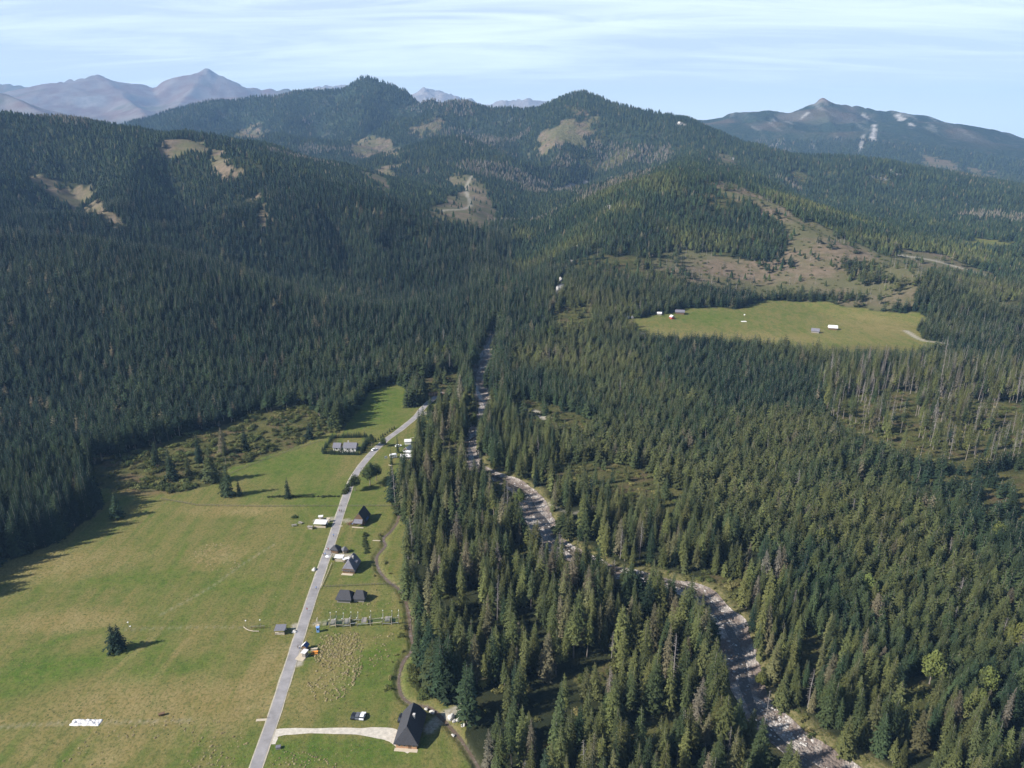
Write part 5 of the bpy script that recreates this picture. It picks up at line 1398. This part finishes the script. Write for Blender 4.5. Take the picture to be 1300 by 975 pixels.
bushrow([(437,628),(442,618),(447,610)], 7, 2.0, 'dark shrub along the left road edge below the broad leafy trees', 'roadside shrubs', .05)
bushrow([(464,676),(463,690),(466,703)], 12, 1.3, 'low dark shrub in the ditch between the cottages and the brook', 'ditch shrubs', .1)
bushrow([(520,848),(528,868),(538,886)], 9, 2.2, 'round shrub on the brook bank above the big cottage', 'brook shrubs', .3)
bushrow([(530,560),(545,545),(566,532)], 9, 3.6, 'leafy green shrub at the wood edge below the dry patch by the road', 'leafy shrubs at the wood edge', .4)
bushrow([(190,618),(225,625),(250,616)], 8, 3.0, 'big round shrub at the corner where the rough scrub meets the meadow', 'scrub corner shrubs', .25)
bush(G(373.5, 657), 1.8, 'lone bluish green bush on the meadow above the low benches', None, 0.0)

def fence(label, pts, n, h=1.1, mat='fence', rails=(.5,.95), slat=False):
    L_ = np.array([G(*p) for p in pts]); s = np.r_[0, np.cumsum(np.linalg.norm(np.diff(L_[:, :2], axis=0), axis=1))]
    t = empty('fence', L_[0], 0, label, 'fence'); prev = None; pm = MB().box(-.07,.07,-.07,.07,-.3,h).build('post', MAT[mat], t)
    for k in range(n+1):
        u = s[-1]*k/n; x, y = np.interp(u, s, L_[:,0]), np.interp(u, s, L_[:,1]); q = Vector((x-L_[0,0], y-L_[0,1], zat(x, y)-L_[0,2]))
        if k == 0: p = pm
        else: p = pm.copy(); link(p); p.parent = t
        p.location = q
        if prev is not None:
            pass
        prev = q
    m = MB()
    for z in rails:
        for k in range(n):
            a, b = [Vector((np.interp(s[-1]*j/n, s, L_[:,0])-L_[0,0], np.interp(s[-1]*j/n, s, L_[:,1])-L_[0,1], 0)) for j in (k, k+1)]
            a.z = zat(a.x+L_[0,0], a.y+L_[0,1])-L_[0,2]+z; b.z = zat(b.x+L_[0,0], b.y+L_[0,1])-L_[0,2]+z; m.tube(a, b, .05, .05, 4)
    m.build('rail', MAT[mat], t)
    return t
fence('long dark post and rail fence crossing the whole meadow below the shrub row', [(205,634),(250,642),(330,643.5),(434,643)], 60)
fence('post and rail fence from the road to the brook behind the blue tarpaulin cottage', [(441,643),(470,643),(500,643)], 18)
fence('post and rail fence from the road to the brook behind the two barns', [(412,745.5),(440,744.5),(502,743)], 24)
fence('pale low fence along the right road edge below the white parasol', [(421,716),(415,731),(408,746)], 12, .8, 'palewood', (.3,.6))
fence('dark fence edging the scrub from the leaning shrub corner to the compound', [(275,610),(320,590),(370,572),(408,560)], 40)

# --- lone trees of the meadow
def lone(px, py, h, wd, vi, tint, label, shp=None, nm='spruce_tree'):
    g = G(px, py); pr = shp or [('trunk', SPD[vi][0]), ('crown', SPD[vi][1])]
    return tree(nm, pr, (g[0], g[1], g[2]-.1), (h*wd, h*wd, h), (0, 0, random.uniform(0, 6)), tint, label, 'tree', None)
bigcrown = mesh_obj('crown', *spruce_crown(511, 22, 10, .23, .02, 3, .5), MAT['needles']); bc = bigcrown.data; bpy.data.objects.remove(bigcrown)
btr = mesh_obj('trunk', *trunk_mesh(1, .016, 8, 6), MAT['bark']); bt = btr.data; bpy.data.objects.remove(btr)
BIG = [('trunk', bt), ('crown', bc)]
lone(146.5, 826, 13.2, 1.2, 0, .06, 'left trunk of the dense dark twin spruces alone on the open meadow', BIG)
lone(153, 825, 12.4, 1.2, 0, .06, 'right trunk of the dense dark twin spruces alone on the open meadow', BIG)
lone(290, 630, 22, .85, 0, .22, 'tallest lone spruce at the scrub edge of the meadow', BIG)
lone(285, 629, 15, .9, 0, .22, 'shorter spruce pressed against the left of the tallest lone spruce', BIG)
lone(304, 629, 10, 1.0, 0, .25, 'shorter spruce pressed against the right of the tallest lone spruce', BIG)
lone(366, 632, 13, .95, 0, .10, 'small lone dark spruce standing in the shrub row', BIG)
lone(149, 657, 15, 1.35, 0, .16, 'broad bushy spruce at the shaded corner of the meadow', BIG)
lone(112, 655, 9, .9, 0, .2, 'slim young spruce just left of the broad bushy spruce', BIG)
lone(240, 603, 16, .75, 0, .4, 'slim spruce standing in the rough scrub beside the meadow', BIG)
lone(287, 590, 19, .7, 3, .5, 'thin pale spruce on the scrub just above the tallest lone spruce')
lone(172, 570, 17, .8, 4, .5, 'thin spruce with a bare pale trunk at the top of the scrub, left one', None)
lone(214, 560, 17, .8, 4, .5, 'thin spruce with a bare pale trunk at the top of the scrub, right one', None)
for p, q, h in [(420,538,17),(427,543,12),(405,545,9),(396,548,8)]:
    lone(p, q, h, .9, 0, .25, {17: 'tall spruce at the upper corner of the scrub', 12: 'middling spruce beside the tall one at the upper scrub corner', 9: 'small spruce on the scrub just below the tall corner spruce', 8: 'smallest spruce on the scrub below the tall corner spruce'}[h], BIG)
BR = []
for a, b in BRO:
    o1 = mesh_obj('trunk', *a, MAT['bark']); o2 = mesh_obj('crown', *b, MAT['leaves']); BR.append([('trunk', o1.data), ('crown', o2.data)]); bpy.data.objects.remove(o1); bpy.data.objects.remove(o2)
lone(470, 616, 15, .85, 0, .12, 'broad dark leafy tree leaning over the road bend', BR[0], 'broadleaf_tree')
lone(451, 623, 12, .85, 0, .18, 'rounder leafy tree at the road edge below the broad dark one', BR[1], 'broadleaf_tree')
lone(478, 610, 13, .8, 0, .10, 'leafy tree behind the broad dark one on the field side', BR[1], 'broadleaf_tree')
lone(472, 566, 9, .8, 0, .15, 'leafy tree at the road beside the hedge of the compound', BR[0], 'broadleaf_tree')
lone(487, 567, 8, .8, 0, .25, 'small leafy tree at the road between compound and white sheds', BR[1], 'broadleaf_tree')
lone(505, 575, 14, .5, 0, .3, 'slender tree in front of the white sheds of the yard', BIG, 'spruce_tree')
lone(497, 590, 12, .5, 0, .35, 'slender spruce left of the lower yard canopy', BIG, 'spruce_tree')
for p, q, h, tt in [(556,452,15,.6),(566,456,14,.5),(545,458,15,.35),(588,532,13,.4),(602,548,14,.35),(578,566,11,.4),(640,552,13,.35),(660,642,11,.5),(628,600,10,.45),(592,521,12,.35),(965,872,8,.75),(1180,868,15,.5),(1236,915,14,.45),(1252,882,13,.6),(1130,925,13,.55),(1060,905,12,.45),(1290,830,15,.7),(1265,690,14,.75),(1100,760,13,.6),(700,430,14,.4),(1040,700,14,.6)]:
    g = G(p, q)
    w_ = 'at the head of the valley river' if q < 470 else ('beside the upper river' if p < 700 else ('in the far bank wood' if q > 740 else 'in the plantation'))
    c_ = 'yellow green' if tt > .55 else 'dark green'
    tree('broadleaf_tree', BR[int(p) % 2], (g[0], g[1], g[2]-.2), (h*.8, h*.8, h), (0, 0, p), tt, f'{c_} leafy tree among the spruces {w_}', 'tree', f'{c_} leafy trees {w_}')

# --- walkers on the road
def person_meshes():
    out = []
    S = .5
    for v, (top, leg, stride) in enumerate([('red','cargrey',.22),('lightblue','carblack',.28),('carwhite','blue',.18),('cargrey','wood',.30)]):
        J = [(0,0,.95),(0,0,1.2),(0,0,1.42),(0,0,1.54),(0,.02,1.66),(.11,0,.90),(.12,stride,.50),(.12,stride*.7,.06),(.12,stride*.7+.14,.03),(-.11,0,.90),(-.12,-stride*.3,.48),(-.12,-stride,.10),(-.12,-stride+.13,.03),
             (.2,0,1.38),(.25,-.12,1.10),(.24,.02,.84),(-.2,0,1.38),(-.25,.10,1.10),(-.24,.24,.90)]
        E = [(0,1),(1,2),(2,3),(3,4),(0,5),(5,6),(6,7),(7,8),(0,9),(9,10),(10,11),(11,12),(2,13),(13,14),(14,15),(2,16),(16,17),(17,18)]
        rad = [.15,.14,.15,.06,.11,.10,.07,.05,.04,.10,.07,.05,.04,.07,.05,.04,.07,.05,.04]
        me = bpy.data.meshes.new('person'); me.from_pydata(J, E, []); ob = bpy.data.objects.new('person', me); link(ob)
        ob.modifiers.new('skin', 'SKIN'); sv = me.skin_vertices[0].data
        for i, r_ in enumerate(rad): sv[i].radius = (r_, r_)
        sv[0].use_root = True
        ss = ob.modifiers.new('smooth', 'SUBSURF'); ss.levels = 1; ss.render_levels = 1
        dg = bpy.context.evaluated_depsgraph_get(); m2 = bpy.data.meshes.new_from_object(ob.evaluated_get(dg)); bpy.data.objects.remove(ob)
        m2.materials.clear()
        for k in ('skin', top, leg): m2.materials.append(MAT[k])
        for p in m2.polygons:
            z = p.center.z; x = abs(p.center.x)
            p.material_index = 2 if z < .93 and x < .2 else (0 if z > 1.5 or (x > .2 and z < .95) else 1)
            p.use_smooth = True
        out.append(m2)
    return out
MAT['skin'] = simple('skin', (.52, .32, .23), .6, .05, 4); MAT['hair'] = simple('dark_hair', (.05, .035, .025), .7, .2, 6)
PM = person_meshes(); DESC = ['red jacket', 'light blue top', 'white shirt', 'grey top']
hairm = MB().ball((0,.0,1.72),.115,.12,.11).V, MB().ball((0,0,1.72),.115,.12,.11).F
hh = mesh_obj('hair', *hairm, MAT['hair']); hme = hh.data; bpy.data.objects.remove(hh)
for k, (p, q, rz, v, w) in enumerate([(431.5,650.5,20,0,'at the top of the straight road, left of a pair'),(433.5,650.5,20,3,'at the top of the straight road, right of a pair'),(423.5,681.5,200,1,'alone on the road between the two groups of stalls'),
    (415,699.5,15,2,'on the road beside the dark hut, left of a pair'),(417,699.5,15,0,'on the road beside the dark hut, right of a pair'),(410.5,705.5,195,3,'on the road below the dark hut, left of a pair'),(413,705.5,195,1,'on the road below the dark hut, right of a pair'),
    (401.5,748.5,10,1,'alone on the road beside the low pale fence'),(378.5,823.5,90,3,'on the road in front of the blue roofed kiosk'),(380.5,824,100,2,'at the edge of the plank deck'),(390,776,15,0,'alone on the road above the grey shelter'),
    (444,668,70,0,'in front of the cottage benches'),(447.5,667.5,-60,1,'between the cottage benches'),(422,709,-80,2,'beside the white parasol'),(421,704,60,3,'at the door side of the dark hut')]):
    o = bpy.data.objects.new('person', PM[v]); link(o); g = G(p, q); o.location = (g[0], g[1], g[2]+(.13 if dist_line(np.array([g[0]]), np.array([g[1]]), ROAD, 12)[0][0] < 2.3 else 0)); o.rotation_euler = (0, 0, R(rz))
    tag(o, f'walker in {DESC[v]} {w}', 'person'); h_ = bpy.data.objects.new('hair', hme); link(h_); h_.parent = o
# ------------------------------------------------------------------ light, sky, air, camera
SUN_EL = R(35.5); sx, sy = -.945, -.325
_n = math.hypot(sx, sy); sx, sy = sx/_n, sy/_n
sd = Vector((sx*math.cos(SUN_EL), sy*math.cos(SUN_EL), math.sin(SUN_EL)))
L = bpy.data.lights.new('sun', 'SUN'); L.energy = 5.0; L.angle = R(.53); L.color = (1.0, .95, .88)
lo = bpy.data.objects.new('sun', L); link(lo); lo.rotation_euler = (-sd).to_track_quat('-Z', 'Y').to_euler(); lo.location = (0, 0, 3000)
W = bpy.data.worlds.new('World'); SC.world = W; W.use_nodes = True
nt = W.node_tree; bg = nt.nodes['Background']
sk = nd(nt, 'ShaderNodeTexSky', sky_type='NISHITA'); sk.sun_disc = False; sk.sun_elevation = SUN_EL; sk.sun_rotation = math.atan2(sx, sy)
sk.altitude = 1100; sk.air_density = 1.0; sk.dust_density = .6; sk.ozone_density = 1.0
tc = nd(nt, 'ShaderNodeTexCoord').outputs['Generated']
sep = nd(nt, 'ShaderNodeSeparateXYZ'); nt.links.new(tc, sep.inputs[0])
zz = maths(nt, 'ADD', maths(nt, 'MAXIMUM', sep.outputs[2], 0.0), .10)
cmb = nd(nt, 'ShaderNodeCombineXYZ')
nt.links.new(maths(nt, 'DIVIDE', sep.outputs[0], zz), cmb.inputs[0]); nt.links.new(maths(nt, 'DIVIDE', sep.outputs[1], zz), cmb.inputs[1])
mp = nd(nt, 'ShaderNodeMapping'); mp.inputs['Rotation'].default_value = (0, 0, R(-24)); mp.inputs['Scale'].default_value = (.22, 1.0, 1); mp.inputs['Location'].default_value = (3.1, .7, 0)
nt.links.new(cmb.outputs[0], mp.inputs[0])
n1 = noise(nt, mp.outputs[0], .75, 7, .56, 1.1)
n2 = noise(nt, mp.outputs[0], 3.2, 8, .66, 1.2)
cl = maths(nt, 'ADD', maths(nt, 'MULTIPLY', n1, .62), maths(nt, 'MULTIPLY', n2, .38))
cov = ramp(nt, cl, [(.42, 0.0), (.52, .6), (.62, 1.0)])
fac = maths(nt, 'MULTIPLY', cov, .42, True)
fac = maths(nt, 'MAXIMUM', maths(nt, 'ADD', fac, .50, True), ramp(nt, sep.outputs[2], [(.03, 1.0), (.12, .4)]))
low = ramp(nt, sep.outputs[2], [(.19, 1.0), (.30, .02)])     # the cirrus veil lies low, the zenith is clear
fac = maths(nt, 'MULTIPLY', fac, low)
col = mixc(nt, fac, sk.outputs[0], (15.0, 16.8, 17.8))
nt.links.new(col, bg.inputs[0]); bg.inputs[1].default_value = .05

hz = MB().box(-14500, 14500, -1500, 17500, -12, 1420)
ho = mesh_obj('haze', hz.V, hz.F, [])
ho.data.materials.clear()
hm = bpy.data.materials.new('thin_blue_haze'); hm.use_nodes = True
hn_ = hm.node_tree; hn_.nodes.remove(hn_.nodes['Principled BSDF'])
pv = nd(hn_, 'ShaderNodeVolumePrincipled'); pv.inputs['Color'].default_value = (.33, .58, 1.0, 1); pv.inputs['Density'].default_value = 6.4e-5; pv.inputs['Anisotropy'].default_value = 0.0
hn_.links.new(pv.outputs[0], hn_.nodes['Material Output'].inputs['Volume'])
ho.data.materials.append(hm); ho.display_type = 'WIRE'
tag(ho, 'thin blue air between the camera and the mountains', 'haze', kind='stuff')

cam = bpy.data.cameras.new('camera'); cam.sensor_width = 36; cam.lens = FPX/PW*36; cam.clip_start = 1; cam.clip_end = 60000
co = bpy.data.objects.new('camera', cam); link(co); co.location = (0, 0, CAM_H); co.rotation_euler = (R(90)-PITCH, 0, 0)
SC.camera = co
SC.view_settings.view_transform = 'Standard'; SC.view_settings.look = 'None'; SC.view_settings.exposure = .88; SC.view_settings.gamma = 1
SC.render.engine = 'CYCLES'
cy = SC.cycles
cy.max_bounces = 5; cy.diffuse_bounces = 2; cy.glossy_bounces = 2; cy.transmission_bounces = 2; cy.volume_bounces = 0; cy.transparent_max_bounces = 4
cy.use_adaptive_sampling = True; cy.adaptive_threshold = .012
try:
    cy.use_denoising = True; cy.denoiser = 'OPENIMAGEDENOISE'; cy.denoising_prefilter = 'ACCURATE'; cy.denoising_input_passes = 'RGB_ALBEDO_NORMAL'
except Exception as e: print('denoise', e)
SC.render.resolution_x = 1024; SC.render.resolution_y = 768
